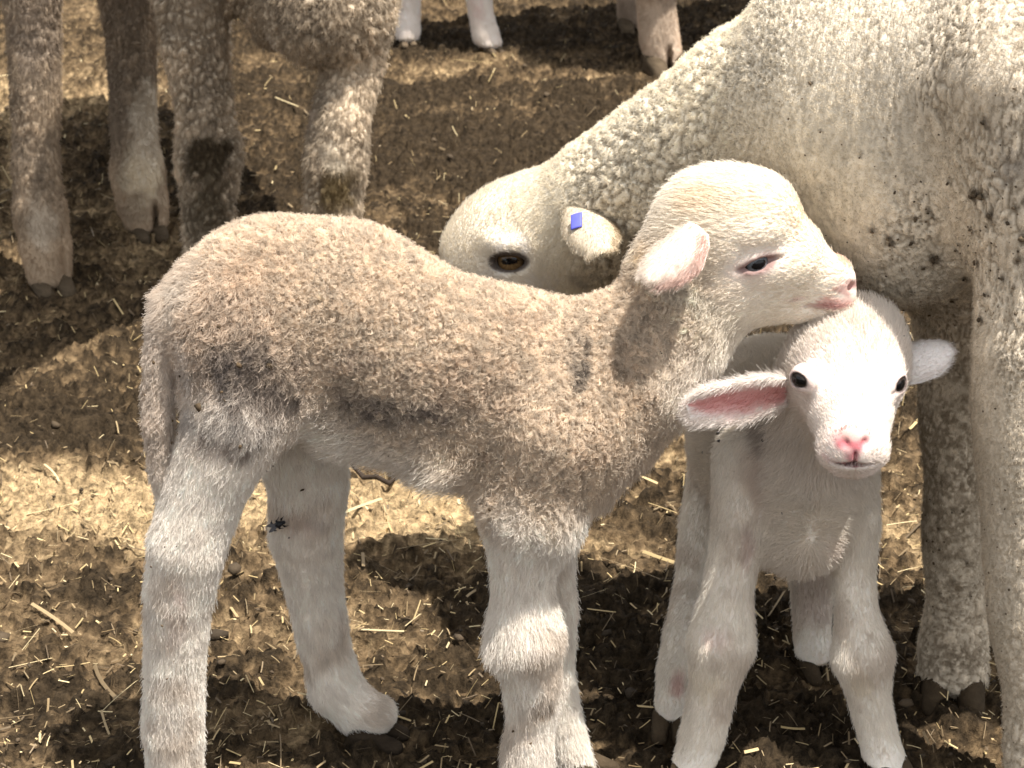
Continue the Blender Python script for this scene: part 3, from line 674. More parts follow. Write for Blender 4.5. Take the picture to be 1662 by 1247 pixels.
RG = {'torso': reg(.008, .9, .5, 1., (.76, .69, .59)), 'chest': reg(.010, .5, .35, 1., (.74, .67, .59)), 'leg': reg(.0055, .3, .25, 1., W2), 'face': reg(.004, .15, .25, 1.1, (.80, .735, .665)), 'lip': reg(.002, .1, .2, .35, (.80, .66, .62)), 'lid': reg(.002, .1, .2, .4, (.72, .60, .56)), 'crown': reg(.011, .4, .5, 1., (.84, .79, .72))}
A = b.attrs(V, RG); A['len'] *= (.4 + .6 * sst(.01, .055, V[:, 2]))[:, None]
paint(A['col'], V, [(1387, 718, 1.472, (39, 21), (.46, .14, .155), 1.), (1387, 736, 1.472, (19, 16), (.46, .145, .16), .95), (1386, 706, 1.478, (30, 9), (.55, .42, .36), .6), (1386, 752, 1.474, (38, 6), (.30, .10, .11), .95), (1367, 716, 1.468, (7, 4), (.20, .05, .06), .9), (1408, 716, 1.468, (7, 4), (.20, .05, .06), .9), (1387, 738, 1.468, (4, 12), (.4, .12, .14), .9), (1387, 740, 1.472, (12, 12), (.72, .32, .34), .7), (1345, 745, 1.48, (20, 12), (.80, .60, .58), .5), (1215, 780, 1.57, (40, 60), (.74, .58, .47), .35), (1240, 690, 1.6, (14, 45), (.3, .24, .2), .6), (1235, 800, 1.57, (20, 70), (.60, .49, .41), .4),
                    (1215, 890, 1.57, (16, 40), (.62, .50, .46), .6), (1345, 885, 1.57, (24, 30), (.62, .48, .44), .2), (1100, 1110, 1.63, (16, 24), (.66, .42, .38), .6), (1135, 1220, 1.55, (12, 10), (.66, .52, .3), .6), (1155, 1100, 1.56, (30, 40), (.78, .70, .56), .5), (1400, 1110, 1.56, (24, 30), (.76, .68, .54), .5), (1160, 1030, 1.56, (30, 20), (.78, .64, .58), .5), (1395, 560, 1.52, (40, 30), (.84, .72, .58), .4),
                    (1160, 770, 1.74, (20, 60), (.60, .55, .50), .6), (1320, 960, 1.75, (40, 70), (.62, .52, .46), .6)], 5, False)
for c, r, out, hor in l2_eyes:
    qe, w2 = around(V, c, out, hor, .0070, .0054); w = (w2 * sst(1.26, 1.02, qe))[:, None]; wp = (w2 * sst(2.0, 1.2, qe) * .35)[:, None]
    A['col'] = A['col'] * (1 - wp) + np.array([.62, .46, .42]) * wp; A['col'] = A['col'] * (1 - .95 * w) + np.array([.05, .035, .03]) * .95 * w
    A['dens'] *= 1 - .98 * (w2 * sst(1.55, 1.2, qe))[:, None]; A['len'] *= 1 - .5 * (w2 * sst(2.2, 1.4, qe))[:, None]
nd = np.hypot((vx - 1387) / 34, (vy - 722) / 22) + 10 * (V[:, 1] > 1.5); A['dens'] *= (1 - .97 * sst(1.1, .8, nd))[:, None]
dw = (sst(.52, .70, fbm(V * 28, 3, 45)) * sst(.28, .20, V[:, 2]) * .4)[:, None]; A['col'] = A['col'] * (1 - dw) + np.array([.52, .42, .33]) * dw
A['col'] *= (1 + .16 * (fbm(V * 130, 3, 6) - .5))[:, None]
ob = mk('body', V, Fq, M_SKIN, None, A['col'] * .95); child(ob, t)
h2 = grow('fleece', V, Fq, N, A, 1.05e6, None, 5, .00019, .0035, .4, .0009, 21, .25, .28, .10); sub(h2, ob)
for c, r, out, hor in l2_eyes: eye(c, r, out, hor, (.030, .022, .018), t, (.6, .3), .85)
ear(P(1282, 632, 1.570), P(1113, 656, 1.515), np.array([-.10, -.97, -.10]), .043, t, (.86, .80, .75), (.74, .40, .38), cup=.34, seed=7, fur_len=.006, w0=.62, wt=.52, w8=.78)
ear(P(1452, 588, 1.575), P(1550, 571, 1.560), np.array([.1, .6, -.8]), .036, t, (.80, .76, .73), PINK, cup=.4, seed=8, fur_len=.0025, w0=1., wt=.2)
hoof(P(1118, 1275, 1.553) * [1, 1, 0], (-.3, -1), t, .018, .008); hoof(P(1448, 1278, 1.555) * [1, 1, 0], (.35, -1), t, .018, .008)
hoof(P(1088, 1185, 1.632) * [1, 1, 0], (-.1, -1), t, .018, .008); hoof(P(1326, 1088, 1.728) * [1, 1, 0], (.2, -1), t, .018, .008)
fp = [(1170, 705, 9), (1172, 718, 8), (1144, 735, 5), (1270, 830, 4), (1240, 712, 6), (1462, 545, 3), (1202, 546, 3), (1480, 553, 3)]
q = [surf_at(V, N, x, y, .004) for x, y, r in fp]
flecks(t, [a_[0] for a_ in q], [a_[1] for a_ in q], [r / 2 / 2000 for x, y, r in fp], 4, (.05, .045, .04))

# ------------------------------------------------------------------ grown sheep: fleece with staples parted by cracks
def fleece(V, Fq, A, sub_=1):
    for _ in range(sub_): V, Fq = subdiv(V, Fq)
    return V, Fq
def staples(V, N, amp, cell, stretch, axis, warp=.3, seed=1, crack=.30):
    """lift every lock of wool above the cracks between them"""
    ax = nrm(axis); p = V / cell[:, None]
    if stretch is not None: p = p - (p * ax).sum(1, keepdims=True) * ax * (1 - 1 / stretch)[:, None]
    p = p + warp * (np.stack([vnoise(p * .6, seed + 40 + k) for k in range(3)], 1) - .5) * 2
    f1, f2, ih, _ = worley(p, seed)
    e = sst(0.0, crack, f2 - f1); dome = 1 - np.clip(f1, 0, 1) ** 2 * .45
    return amp * (e * dome * (.7 + .5 * ih) - .6), e, ih

t = thing('sheep', 'big cream ewe on the right with lowered head and a blue mark on its ear', 'sheep', (.6, 1.64, 0))
b = Beast()
b.ell((842, 402, 1.87), (112, 84, 105), reg='head', k=.03, comb=(1, 0, .3))
b.cone([(812, 430, 1.87, 96), (768, 560, 1.865, 62), (742, 650, 1.86, 46)], lat=.74, k=.02, reg='head', comb=-1)
b.cone([(880, 480, 1.87, 60), (790, 630, 1.86, 36)], lat=.8, k=.03, reg='head', comb=-1)
b.cone([(900, 400, 1.865, 106), (1000, 330, 1.83, 118), (1100, 275, 1.80, 130), (1250, 190, 1.75, 160), (1420, 150, 1.70, 230)], lat=.85, k=.04, reg='neck', comb=-1)
b.cone([(1560, 150, 1.675, 330), (1900, 60, 1.66, 400), (2400, 60, 1.65, 400), (2650, 80, 1.65, 340)], lat=.62, k=.06, reg='barrel')
b.ell((1450, 330, 1.69), (120, 150, 170), k=.06, reg='barrel')
b.cone([(1680, 130, 1.60, 190), (1690, 420, 1.565, 110), (1672, 560, 1.545, 88), (1664, 750, 1.54, 76), (1662, 900, 1.535, 74), (1672, 985, 1.53, 66), (1684, 1120, 1.53, 55), (1692, 1230, 1.528, 54), (1698, 1305, 1.522, 52)], k=.04, reg='leg')
b.cone([(1570, 400, 1.71, 120), (1545, 560, 1.71, 72), (1536, 700, 1.71, 57), (1543, 850, 1.705, 47), (1552, 970, 1.70, 42), (1546, 1045, 1.70, 51), (1544, 1095, 1.695, 50), (1544, 1118, 1.69, 46)], k=.03, reg='leg')
for Yh in (1.53, 1.75):
    b.conew([((.93, Yh, .55), .14), ((.98, Yh, .38), .07), ((1.04, Yh, .26), .042), ((1.02, Yh, .10), .03), ((1.01, Yh - .01, .02), .03)], k=.04, reg='leg')
# lids and socket
ec = P(834, 420, 1.87 - .0350); eo = nrm(np.array([-.25, -1, .22])); eh = nrm(np.array([1., -.22, .16])); EMx = frame(eo, eh)
b.ellw(ec, (.0185,) * 3, k=.012, reg='lid', comb=(1, 0, 0))
b.ellw(ec + eo * .016, (.0162, .0084, .0125), EMx, k=.002, cut=True)
b.ellw(ec + np.array([.002, -.008, .020]), (.028, .016, .009), k=.012, reg='head', comb=(1, 0, .3))
V, Fq = b.mesh(.0042, .012, 2)
V, Fq = subdiv(V, Fq); V = smooth(V, Fq, 2)

RG = {'head': reg(.0045, .2, .35, 1., (.76, .69, .57)), 'lid': reg(.003, .2, .3, .6, (.74, .68, .60)), 'neck': reg(.0030, .7, .8, .8, (.83, .755, .61)), 'barrel': reg(.0026, .5, .6, .55, (.72, .645, .525)), 'leg': reg(.0026, .4, .6, .5, (.62, .54, .425))}
A = b.attrs(V, RG, .012); N = vnormals(V, Fq); vx, vy, vd = pix(V)
hw = sst(.0046, .0040, A['len'][:, 0]) * sst(840, 960, vx + .35 * (vy - 300))       # woolly everywhere but on the face
wool = np.clip(sst(905, 985, vx + .30 * (420 - vy)), 0, 1)
wool = np.maximum(wool, .30 * sst(.055, .085, np.linalg.norm(V - ec, axis=1)) * sst(560, 480, vy))
nk = sst(1290, 1160, vx + .3 * (vy - 200))
lo = np.clip(sst(560, 900, vy) * (vx > 1450), 0, 1)
cell = .0054 + .0030 * nk + .003 * lo * sst(1600, 1640, vx)
h0, e0, ih0 = staples(V, N, 1., cell, 1.0 + 3.2 * (1 - nk) * (1 - .8 * lo), np.array([.18, 0, 1.]), .8, 5, .22)
patch = sst(.44, .62, .55 * fbm(V * np.array([30, 30, 11]), 2, 33) + .45 * fbm(V * 6, 2, 35)) * (1 - nk); amp = wool * (.0007 + .0016 * patch + .0030 * nk + .0012 * lo * sst(1590, 1630, vx))
fold = .022 * (fbm(np.stack([V[:, 0] * 14 + 3 * (fbm(V * 3, 2, 9) - .5), V[:, 1] * 5, V[:, 2] * 2.5], 1), 2, 77) - .5) * wool * (1 - nk)
broad = .010 * (fbm(V * 9, 2, 78) - .5) * wool
V = V + N * (h0 * amp + fold + broad)[:, None]
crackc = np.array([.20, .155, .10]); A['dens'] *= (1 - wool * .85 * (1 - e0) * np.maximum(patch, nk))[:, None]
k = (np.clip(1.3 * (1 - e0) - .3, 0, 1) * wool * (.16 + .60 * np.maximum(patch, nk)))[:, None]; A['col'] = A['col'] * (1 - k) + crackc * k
A['col'] *= (1 + .22 * (vnoise(V * np.array([420, 420, 110]), 15) - .5 + .6 * (vnoise(V * np.array([160, 160, 40]), 16) - .5)) * wool * (1 - nk))[:, None]
A['col'] *= (1 + .2 * (ih0 - .5) * wool)[:, None] * (1 + .4 * (fbm(V * 14, 3, 12) - .5))[:, None]
paint(A['col'], V, [(1640, 300, 1.5, (45, 70), (.26, .23, .2), .6), (1450, 420, 1.62, (140, 90), (.46, .40, .31), .5), (1500, 540, 1.65, (90, 60), (.33, .29, .22), .6), (1535, 780, 1.68, (90, 230), (.27, .22, .155), .95), (1530, 960, 1.68, (40, 60), (.20, .155, .1), .5), (1545, 1060, 1.68, (60, 50), (.25, .20, .14), .9), (1520, 1060, 1.66, (22, 24), (.1, .08, .06), .8), (1660, 700, 1.5, (70, 160), (.60, .52, .40), .4), (1640, 1050, 1.5, (40, 70), (.54, .47, .36), .5),  # chest underside darkened as painted shade; far foreleg is dirt plus painted shade
                    (1240, 250, 1.7, (70, 60), (.45, .38, .27), .5), (950, 430, 1.82, (46, 46), (.16, .14, .125), .9), (1150, 150, 1.75, (90, 60), (.76, .67, .50), .5), (833, 400, 1.82, (45, 26), (.86, .82, .78), .7), (800, 470, 1.82, (50, 40), (.84, .80, .76), .6), (880, 460, 1.82, (40, 30), (.82, .78, .74), .5)], 9)  # the dark patch below the ear is a painted shadow
qe, w2 = around(V, ec, eo, eh, .0165, .0088); w = (w2 * sst(1.30, 1.06, qe))[:, None]; A['col'] = A['col'] * (1 - .93 * w) + np.array([.06, .042, .034]) * .93 * w; A['dens'] *= 1 - .98 * (w2 * sst(1.4, 1.12, qe))[:, None]
A['dens'] *= (.12 + .88 * sst(1900, 1700, vx))[:, None]
N = vnormals(V, Fq)
rg = np.random.default_rng(12)
fp = [(1590, 198, 14), (1572, 318, 17), (1588, 322, 22), (1578, 318, 18), (1603, 352, 20), (1572, 372, 14), (1632, 365, 15), (1655, 392, 20), (1582, 425, 18), (1650, 425, 14), (1490, 360, 12), (1417, 382, 14), (1480, 400, 18), (1510, 425, 22), (1525, 420, 16), (1445, 402, 14), (1545, 490, 16), (1600, 480, 14), (1590, 520, 18), (1640, 340, 14), (1500, 440, 12), (1395, 262, 8), (1330, 220, 8), (1310, 135, 7), (1660, 330, 18), (1645, 470, 10), (1565, 455, 12)]
for _ in range(70): fp.append((1420 + 240 * rg.random() ** .8, 300 + 230 * rg.random(), 2.5 + 9 * rg.random() ** 3))
for _ in range(60): fp.append((1250 + 400 * rg.random(), 20 + 420 * rg.random(), 2.5 + 3 * rg.random()))
for _ in range(30): fp.append((1595 + 60 * rg.random(), 650 + 590 * rg.random(), 2.5 + 4 * rg.random()))
for _ in range(16): fp.append((1500 + 80 * rg.random(), 800 + 220 * rg.random(), 3 + 6 * rg.random()))
for x, y, r_ in fp:                          # stained wool round every bigger splash
    if r_ >= 7:
        p_, n_ = surf_at(V, N, x, y); rr_ = r_ * .5 / 1900; m_ = np.abs(V - p_).max(1) < 2.8 * rr_
        w = sst(1.5, .5, np.linalg.norm((V[m_] - p_) * [1, 1, .75], axis=1) / rr_ + 2.6 * (fbm(V[m_] * 210, 3, 19) - .5) + .3)[:, None] * .85
        A['col'][m_] = A['col'][m_] * (1 - w) + np.array([.085, .062, .038]) * w
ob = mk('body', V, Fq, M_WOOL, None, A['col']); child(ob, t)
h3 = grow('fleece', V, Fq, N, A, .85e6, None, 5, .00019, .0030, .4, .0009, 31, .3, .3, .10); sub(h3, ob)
EV, EN = V, N
eye(ec, .0168, eo, eh, (.17, .105, .045), t, (.46, .17), .70, (.02, .014, .012))
c2 = ec * [1, 0, 1] + np.array([0, 1.87 + .0345, 0]); eye(c2, .0168, eo * [1, -1, 1], eh * [1, -1, 1], (.17, .105, .045), t, (.46, .17), .70, (.02, .014, .012))
e1 = ear(P(944, 330, 1.800), P(976, 412, 1.708), np.array([-.10, .55, -.70]), .049, t, (.52, .45, .345), (.20, .16, .14), cup=.34, seed=9, fur_len=.0026, w0=.80, wt=.62, thick=.0055, twist=-.35, rimc=(.42, .33, .22))
ear(P(925, 350, 1.93), P(990, 390, 2.0), np.array([-.2, .2, -1.]), .046, t, (.76, .69, .56), (.20, .16, .14), cup=.45, seed=10, fur_len=.004, w0=.75)
hoof(P(1696, 1310, 1.52) * [1, 1, 0], (-.5, -1), t, .034, .015); hoof(P(1544, 1122, 1.692) * [1, 1, 0], (-.15, -1), t, .032, .014)
for Yh in (1.53, 1.75): hoof((1.01, Yh - .01, 0), (-1, -.1), t, .032, .014)
q = [surf_at(V, N, x, y, .0015) for x, y, r in fp]
flecks(t, [a_[0] for a_ in q], [a_[1] for a_ in q], [r * (.40 if r < 8 else .24) / 1900 for x, y, r in fp], 6, (.085, .062, .038))
# blue ear mark: a small painted plate on the back of the ear
def plate(name, p, out, hx, w, h_, mat, col, parent):
    o_ = nrm(out); x = nrm(np.array(hx) - np.dot(hx, o_) * o_); y = np.cross(o_, x); n = 8
    Vp, f = [], []
    for i in range(n + 1):
        for j in range(n + 1):
            u, v = i / n * 2 - 1, j / n * 2 - 1
            Vp.append(p + x * (u * w / 2 + .25 * v * w / 2) + y * v * h_ / 2 + o_ * (.0012 - .0006 * u * u))
    f = [[i * (n + 1) + j, (i + 1) * (n + 1) + j, (i + 1) * (n + 1) + j + 1, i * (n + 1) + j + 1] for i in range(n) for j in range(n)]
    Vp = np.array(Vp); m = len(Vp); back = Vp - o_ * .0014
    rim = [i * (n + 1) for i in range(n + 1)] + [n * (n + 1) + j for j in range(1, n + 1)] + [i * (n + 1) + n for i in range(n - 1, -1, -1)] + [j for j in range(n - 1, 0, -1)]
    f2 = [[c + m for c in q[::-1]] for q in f] + [[rim[i], rim[i] + m, rim[(i + 1) % len(rim)] + m, rim[(i + 1) % len(rim)]] for i in range(len(rim))]
    o = mk(name, np.concatenate([Vp, back]), np.array(f + f2), mat, None, col, smooth=False); return o
tagp = np.array([list(v.co) for v in e1.data.vertices]); tn = vnormals(tagp, np.array([list(p_.vertices) for p_ in e1.data.polygons]))
tp, tnn = surf_at(tagp, tn, 936, 360, .0035)
tg = plate('ear_tag', tp, tnn + np.array([0, -.6, .3]), (1, 0, .25), .0095, .0145, M_PLAIN, (.10, .11, .55), None); sub(tg, e1)

# ------------------------------------------------------------------ sheep standing behind
def grown(name_label, ops, loc, seed, base, marks, cellv, ampv, claws, voxel=.0058, den=.35e6, flen=.006, smoothlow=None):
    t = thing('sheep', name_label, 'sheep', loc)
    b = Beast()
    for kind, pts, kw in ops: getattr(b, kind)(pts, **kw) if kind != 'ell' else b.ell(pts[0], pts[1], **kw)
    V, Fq = b.mesh(voxel, .012, 2); V, Fq = subdiv(V, Fq); V = smooth(V, Fq, 2)
    RG = {'body': reg(flen, .5, .6, .8, base), 'wool': reg(flen, .5, .6, .8, base), 'leg': reg(flen * .9, .4, .4, .8, base), 'foot': reg(.004, .2, .3, 1., tuple(np.array(base) * [1.05, 1., .95]))}
    A = b.attrs(V, RG, .02); N = vnormals(V, Fq); vx, vy, vd = pix(V)
    foot = np.clip((A['len'][:, 0] - .004) / max(flen * .9 - .004, 1e-4), 0, 1)
    h0, e0, ih0 = staples(V, N, 1., np.full(len(V), cellv), np.full(len(V), 1.4), np.array([.1, 0, 1.]), .8, seed, .4)
    V = V + N * (h0 * ampv * foot * (.5 + .9 * sst(.35, .65, fbm(V * 18, 2, seed + 9))) + .010 * (fbm(V * 12, 2, seed) - .5) * foot)[:, None]
    k = ((1 - e0) * .55 * foot)[:, None]; A['col'] = A['col'] * (1 - k) + np.array([.12, .09, .06]) * k
    A['col'] *= (1 + .4 * (ih0 - .5) * foot)[:, None] * (1 + .9 * (fbm(V * 22, 3, seed + 2) - .5))[:, None]
    paint(A['col'], V, marks, seed, False)
    A['dens'] *= (.05 + .95 * sst(-160, -40, vy))[:, None]
    N = vnormals(V, Fq)
    ob = mk('body', V, Fq, M_WOOL, None, A['col']); child(ob, t)
    hh = grow('fleece', V, Fq, N, A, den, None, 4, .00028, .006, .45, .0016, seed, .4, .35, .15); sub(hh, ob)
    for p, d, s_, g_ in claws: hoof(p, d, t, s_, g_, (.085, .064, .042))
    return t
Wd = lambda *p: (np.array(p[:3], float), p[3])
A_ops = [('cone', [(308, -90, 2.64, 78), (318, 60, 2.635, 54), (330, 180, 2.63, 45), (338, 262, 2.63, 54), (337, 330, 2.63, 42), (334, 420, 2.63, 35), (336, 480, 2.62, 38)], dict(k=.03, reg='leg')),
         ('cone', [(614, -60, 2.62, 44), (576, 110, 2.59, 46), (553, 200, 2.555, 46), (547, 270, 2.55, 52), (541, 335, 2.55, 46), (540, 430, 2.55, 35), (540, 515, 2.54, 38)], dict(k=.03, reg='leg')),
         ('ell', [(530, 0, 2.575), (108, 80, 108)], dict(k=.02, reg='wool', comb=(0, 0, -1))), ('ell', [(440, 10, 2.64), (44, 60, 72)], dict(k=.02, reg='wool', comb=(-.4, 0, -1))),
         ('conew', [Wd(-.30, 2.70, .56, .17), Wd(-.42, 3.0, .58, .20), Wd(-.52, 3.25, .58, .17)], dict(k=.06, reg='wool')),
         ('conew', [Wd(-.31, 2.62, .66, .12), Wd(-.37, 2.42, .80, .09), Wd(-.40, 2.34, .84, .075)], dict(k=.05, reg='wool')),
         ('conew', [Wd(-.40, 2.34, .84, .07), Wd(-.45, 2.18, .74, .045)], dict(k=.03, reg='foot')),
         ('conew', [Wd(-.46, 3.22, .52, .10), Wd(-.452, 3.26, .30, .04), Wd(-.452, 3.22, .10, .026), Wd(-.452, 3.21, .02, .026)], dict(k=.04, reg='leg')),
         ('conew', [Wd(-.57, 3.18, .52, .10), Wd(-.552, 3.20, .30, .04), Wd(-.552, 3.16, .10, .026), Wd(-.552, 3.15, .02, .026)], dict(k=.04, reg='leg'))]
gp = lambda x, y, Y: P(x, y, Y) * [1, 1, 0]
DIRT = (.06, .043, .024)
grown('grey-brown woolly sheep with dark dirty knees, behind the rump of the tan lamb', A_ops, (-.31, 2.7, 0), 41, (.56, .46, .34),
      [(335, 262, 2.58, (66, 62), DIRT, 1.), (345, 310, 2.58, (44, 50), (.10, .075, .045), .8), (325, 360, 2.58, (60, 80), (.15, .12, .08), .9), (545, 312, 2.5, (60, 46), (.15, .11, .06), .95), (555, 330, 2.5, (50, 40), (.30, .22, .10), .5), (540, 400, 2.5, (60, 60), (.16, .12, .07), .6), (300, 30, 2.58, (80, 90), (.33, .275, .21), .5), (430, 80, 2.56, (40, 35), (.60, .52, .42), .6), (545, 255, 2.5, (50, 30), (.66, .58, .46), .6), (500, 170, 2.55, (20, 60), (.3, .24, .19), .5)], .0090, .0056,
      [(gp(336, 485, 2.62), (.2, -1), .033, .015), (gp(540, 520, 2.54), (0, -1), .033, .015), ((-.452, 3.2, 0), (.2, -1), .028, .011), ((-.552, 3.14, 0), (.2, -1), .028, .011)], flen=.006)
B_ops = [('cone', [(46, -110, 2.70, 56), (55, 60, 2.69, 43), (58, 200, 2.685, 37), (58, 265, 2.68, 41), (64, 345, 2.675, 36)], dict(k=.03, reg='leg')),
         ('cone', [(66, 345, 2.675, 36), (74, 400, 2.67, 42), (80, 445, 2.662, 36)], dict(k=.02, reg='foot')), ('ell', [(97, 432, 2.640), (4.5, 30, 44)], dict(k=.004, cut=True)),
         ('cone', [(195, -90, 2.90, 48), (212, 60, 2.895, 38), (218, 200, 2.89, 37), (222, 280, 2.885, 39)], dict(k=.03, reg='leg')),
         ('cone', [(222, 280, 2.885, 39), (232, 330, 2.88, 42), (240, 368, 2.87, 34)], dict(k=.02, reg='foot')), ('ell', [(251, 362, 2.848), (4, 30, 36)], dict(k=.004, cut=True)),
         ('conew', [Wd(-.74, 2.82, .60, .15), Wd(-1.05, 2.84, .60, .20), Wd(-1.35, 2.86, .60, .17)], dict(k=.06, reg='wool')),
         ('conew', [Wd(-.66, 2.80, .66, .12), Wd(-.52, 2.76, .84, .08)], dict(k=.05, reg='wool')), ('conew', [Wd(-.54, 2.76, .86, .07), Wd(-.40, 2.74, .80, .04)], dict(k=.03, reg='foot')),
         ('conew', [Wd(-1.38, 2.74, .52, .11), Wd(-1.42, 2.74, .30, .045), Wd(-1.40, 2.74, .02, .03)], dict(k=.04, reg='leg')), ('conew', [Wd(-1.38, 2.96, .52, .11), Wd(-1.42, 2.96, .30, .045), Wd(-1.40, 2.96, .02, .03)], dict(k=.04, reg='leg'))]
grown('sheep at the left edge, muddy front legs with cleft hooves in view', B_ops, (-.75, 2.8, 0), 51, (.45, .355, .255),
      [(55, 60, 2.64, (60, 110), (.26, .21, .165), .6), (50, 260, 2.64, (45, 40), (.17, .135, .10), .65), (70, 370, 2.63, (44, 50), (.56, .48, .38), .7), (230, 290, 2.84, (46, 60), (.76, .65, .48), .9), (240, 200, 2.86, (36, 80), (.70, .62, .50), .8), (190, 150, 2.88, (24, 160), (.24, .19, .14), .6), (210, 345, 2.84, (40, 24), (.34, .26, .18), .6), (200, 20, 2.86, (50, 40), (.24, .19, .14), .6)], .008, .0026,  # second leg: pale right side is painted sunlight, dark left side painted shade
      [(gp(82, 462, 2.664), (.45, -1), .031, .0125), (gp(240, 380, 2.872), (.35, -1), .029, .0115), ((-1.40, 2.74, 0), (1, -.1), .032, .014), ((-1.40, 2.96, 0), (1, -.1), .032, .014)], flen=.006)
D_ops = [('cone', [(1062, -90, 3.70, 34), (1064, 0, 3.695, 31), (1070, 60, 3.69, 33), (1078, 95, 3.68, 30)], dict(k=.02, reg='foot')), ('ell', [(1086, 100, 3.655), (3, 20, 26)], dict(k=.004, cut=True)),
         ('cone', [(1020, -90, 3.96, 28), (1022, -20, 3.96, 22), (1026, 25, 3.955, 24), (1030, 40, 3.95, 22)], dict(k=.02, reg='foot')),
         ('conew', [Wd(.32, 3.85, .58, .16), Wd(.62, 3.88, .58, .21), Wd(.95, 3.9, .58, .17)], dict(k=.06, reg='wool')),
         ('conew', [Wd(.24, 3.72, .45, .10), Wd(.245, 3.69, .2, .05)], dict(k=.05, reg='wool')), ('conew', [Wd(.23, 3.95, .45, .10), Wd(.22, 3.95, .2, .05)], dict(k=.05, reg='wool')),
         ('conew', [Wd(.25, 3.84, .68, .12), Wd(.10, 3.82, .86, .08), Wd(-.06, 3.80, .78, .045)], dict(k=.05, reg='wool')),
         ('conew', [Wd(.95, 3.78, .5, .11), Wd(.99, 3.78, .3, .045), Wd(.98, 3.78, .02, .03)], dict(k=.04, reg='leg')), ('conew', [Wd(.95, 4.0, .5, .11), Wd(.99, 4.0, .3, .045), Wd(.98, 4.0, .02, .03)], dict(k=.04, reg='leg'))]
grown('sheep far back at the top, muddy front legs left of the ewe neck', D_ops, (.3, 3.84, 0), 61, (.52, .43, .34),
      [(1030, 20, 3.9, (40, 50), (.16, .12, .09), .6), (1085, 40, 3.65, (20, 60), (.30, .23, .17), .6), (1080, 100, 3.62, (40, 22), (.14, .10, .07), .8)], .009, .002,
      [(gp(1080, 112, 3.675), (.25, -1), .040, .019), (gp(1030, 48, 3.95), (.1, -1), .034, .016), ((.98, 3.78, 0), (-1, -.1), .032, .014), ((.98, 4.0, 0), (-1, -.1), .032, .014)], voxel=.0065, flen=.005)

# ------------------------------------------------------------------ white lamb in the background
t = thing('lamb', 'white lamb in the background at the top, only its lower legs in frame', 'lamb', (-.2, 3.9, 0))
b = Beast()
b.cone([(658, -110, 3.90, 34), (662, -30, 3.88, 21), (664, 20, 3.87, 17), (662, 52, 3.86, 19), (662, 70, 3.855, 18)], k=.01, reg='leg')
b.cone([(770, -110, 3.83, 34), (774, -30, 3.83, 22), (780, 20, 3.825, 19), (788, 55, 3.82, 21), (798, 78, 3.812, 18)], k=.01, reg='leg')
for x_, y_ in ((-.36, 3.98), (-.33, 4.08)):
    b.conew([((x_ + .02, y_, .30), .05), ((x_, y_, .2), .03), ((x_ + .02, y_ - .01, .02), .02)], k=.02, reg='leg')
b.conew([((-.10, 3.88, .33), .085), ((-.22, 3.94, .34), .09), ((-.34, 4.02, .33), .08)], k=.03, reg='leg')
b.conew([((-.06, 3.85, .38), .06), ((0.02, 3.80, .50), .045)], k=.03, reg='leg'); b.conew([((0.02, 3.80, .51), .05), ((.10, 3.75, .46), .026)], k=.02, reg='leg')
V, Fq = b.mesh(.0035, .012); N = vnormals(V, Fq)
A = b.attrs(V, {'leg': reg(.005, .3, .3, 1., (.82, .76, .70))}); vx, vy, vd = pix(V)
paint(A['col'], V, [(775, 10, 3.8, (18, 30), (.78, .62, .58), .6), (662, 70, 3.84, (24, 12), (.60, .50, .38), .6), (790, 85, 3.8, (24, 10), (.52, .42, .30), .6)], 3)
ob = mk('body', V, Fq, M_SKIN, None, A['col']); child(ob, t)
sub(grow('fleece', V, Fq, N, A, .4e6, None, 4, .00028, .004, .3, .0008, 71), ob)
hoof(gp(662, 76, 3.855), (.2, -1), t, .016, .007, (.12, .09, .06)); hoof(gp(798, 88, 3.812), (.6, -1), t, .016, .007, (.12, .09, .06))
for x_, y_ in ((-.34, 3.96), (-.31, 4.06)): hoof((x_, y_, 0), (1, -.3), t, .019, .009)

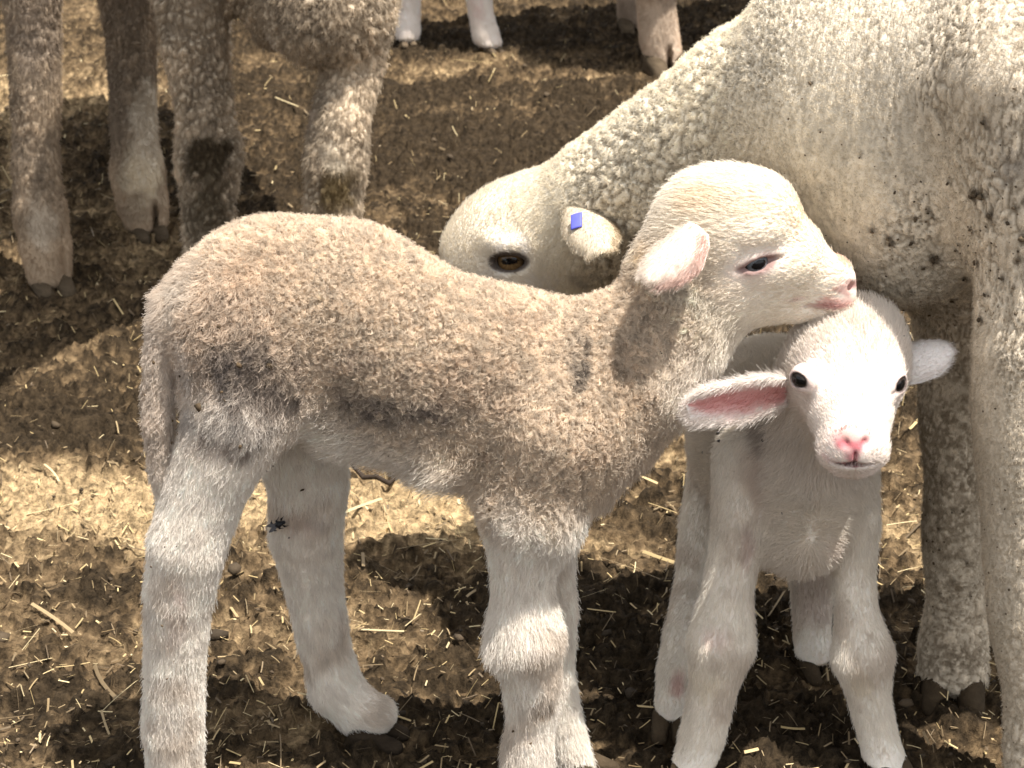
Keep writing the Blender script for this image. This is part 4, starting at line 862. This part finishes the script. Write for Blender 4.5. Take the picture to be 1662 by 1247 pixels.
# ------------------------------------------------------------------ small things
rg = np.random.default_rng(77); gy_ = 1 / (1 / 4.2 + rg.random(240) * (1 / 1.5 - 1 / 4.2)); gx_ = (rg.random(240) * 2 - 1) * (.27 * gy_ + .06)
gz_ = ground(gx_, gy_)[0]
do = flecks(None, np.stack([gx_, gy_, gz_], 1), np.tile([0., 0., 1.], (240, 1)), .003 + .008 * rg.random(240) ** 3, 9, (.06, .043, .026), 'dung_litter')
do['label'] = 'crumbled dark droppings scattered over the trodden ground'; do['category'] = 'dung'
def tube(name, pts, r, col, mat):
    pts = np.array(pts, float); Vt, f = [], []; m = 8
    for i, p in enumerate(pts):
        d_ = nrm(pts[min(i + 1, len(pts) - 1)] - pts[max(i - 1, 0)]); a_ = nrm(np.cross(d_, (0.3, .2, 1))); c_ = np.cross(d_, a_)
        for j in range(m): Vt.append(p + (r[i] if hasattr(r, '__len__') else r) * (math.cos(j * 2 * math.pi / m) * a_ + math.sin(j * 2 * math.pi / m) * c_) * (1 + .25 * math.sin(i * 3.1 + j)))
    for i in range(len(pts) - 1):
        for j in range(m): f.append([i * m + j, i * m + (j + 1) % m, (i + 1) * m + (j + 1) % m, (i + 1) * m + j])
    return mk(name, np.array(Vt), np.array(f), mat, None, col)
tw = [G(*p) for p in ((572, 778), (590, 786), (612, 792), (632, 796), (643, 788), (640, 776), (628, 766), (606, 760), (584, 756), (566, 750))]
hz = ground(np.array([p[0] for p in tw]), np.array([p[1] for p in tw]))[0]
o = tube('twig', [(p[0], p[1], hz[i] + .006) for i, p in enumerate(tw)], [.0022, .003, .0028, .003, .0036, .003, .0024, .0026, .002, .0012], (.035, .024, .016), M_DUNG)
o['label'] = 'dark bent twig lying on the straw beneath the belly of the tan lamb'; o['category'] = 'twig'
fpnt, fn = surf_at(LV, LN, 455, 850, .006)
t = thing('fly', 'black fly on the far hind leg of the tan lamb', 'fly', tuple(fpnt))
b = Beast(); fx = nrm(np.array([.8, 0, .35])); 
b.conew([(fpnt - fx * .004, .0014), (fpnt + fx * .001, .0022), (fpnt + fx * .003, .0018)], k=.001); b.ellw(fpnt + fx * .0058, (.0016,) * 3, k=.0006)
fs = np.cross(fx, fn)
for sg in (-1, 1):
    for q in (-.002, .0005, .003): b.conew([(fpnt + fx * q, .0004), (fpnt + fx * q * 1.8 + fs * sg * .004 + fn * .0005, .00035), (fpnt + fx * q * 2.4 + fs * sg * .006 - fn * .003, .0003)], k=.0004)
V, f = b.mesh(.0003, -1, 1); ob = mk('body', V, f, M_PLAIN, None, (.012, .012, .014)); child(ob, t)
for sg in (-1, 1):
    a_ = fpnt + fn * .0022 + fx * .002; q = []
    for u in np.linspace(0, 1, 7):
        wv_ = .0022 * math.sin(math.pi * min(1, u * .85 + .1)); mid = a_ - fx * .009 * u + fs * sg * .0035 * u
        q += [mid - fs * wv_, mid + fs * wv_]
    q = np.array(q); q2 = q + fn * .0002; f = [[2 * i, 2 * i + 1, 2 * i + 3, 2 * i + 2] for i in range(6)]; m = len(q)
    ob = mk('wing', np.concatenate([q, q2]), np.array([x_[::-1] for x_ in f] + [[c + m for c in x_] for x_ in f]), M_PLAIN, None, (.10, .10, .11)); child(ob, t)
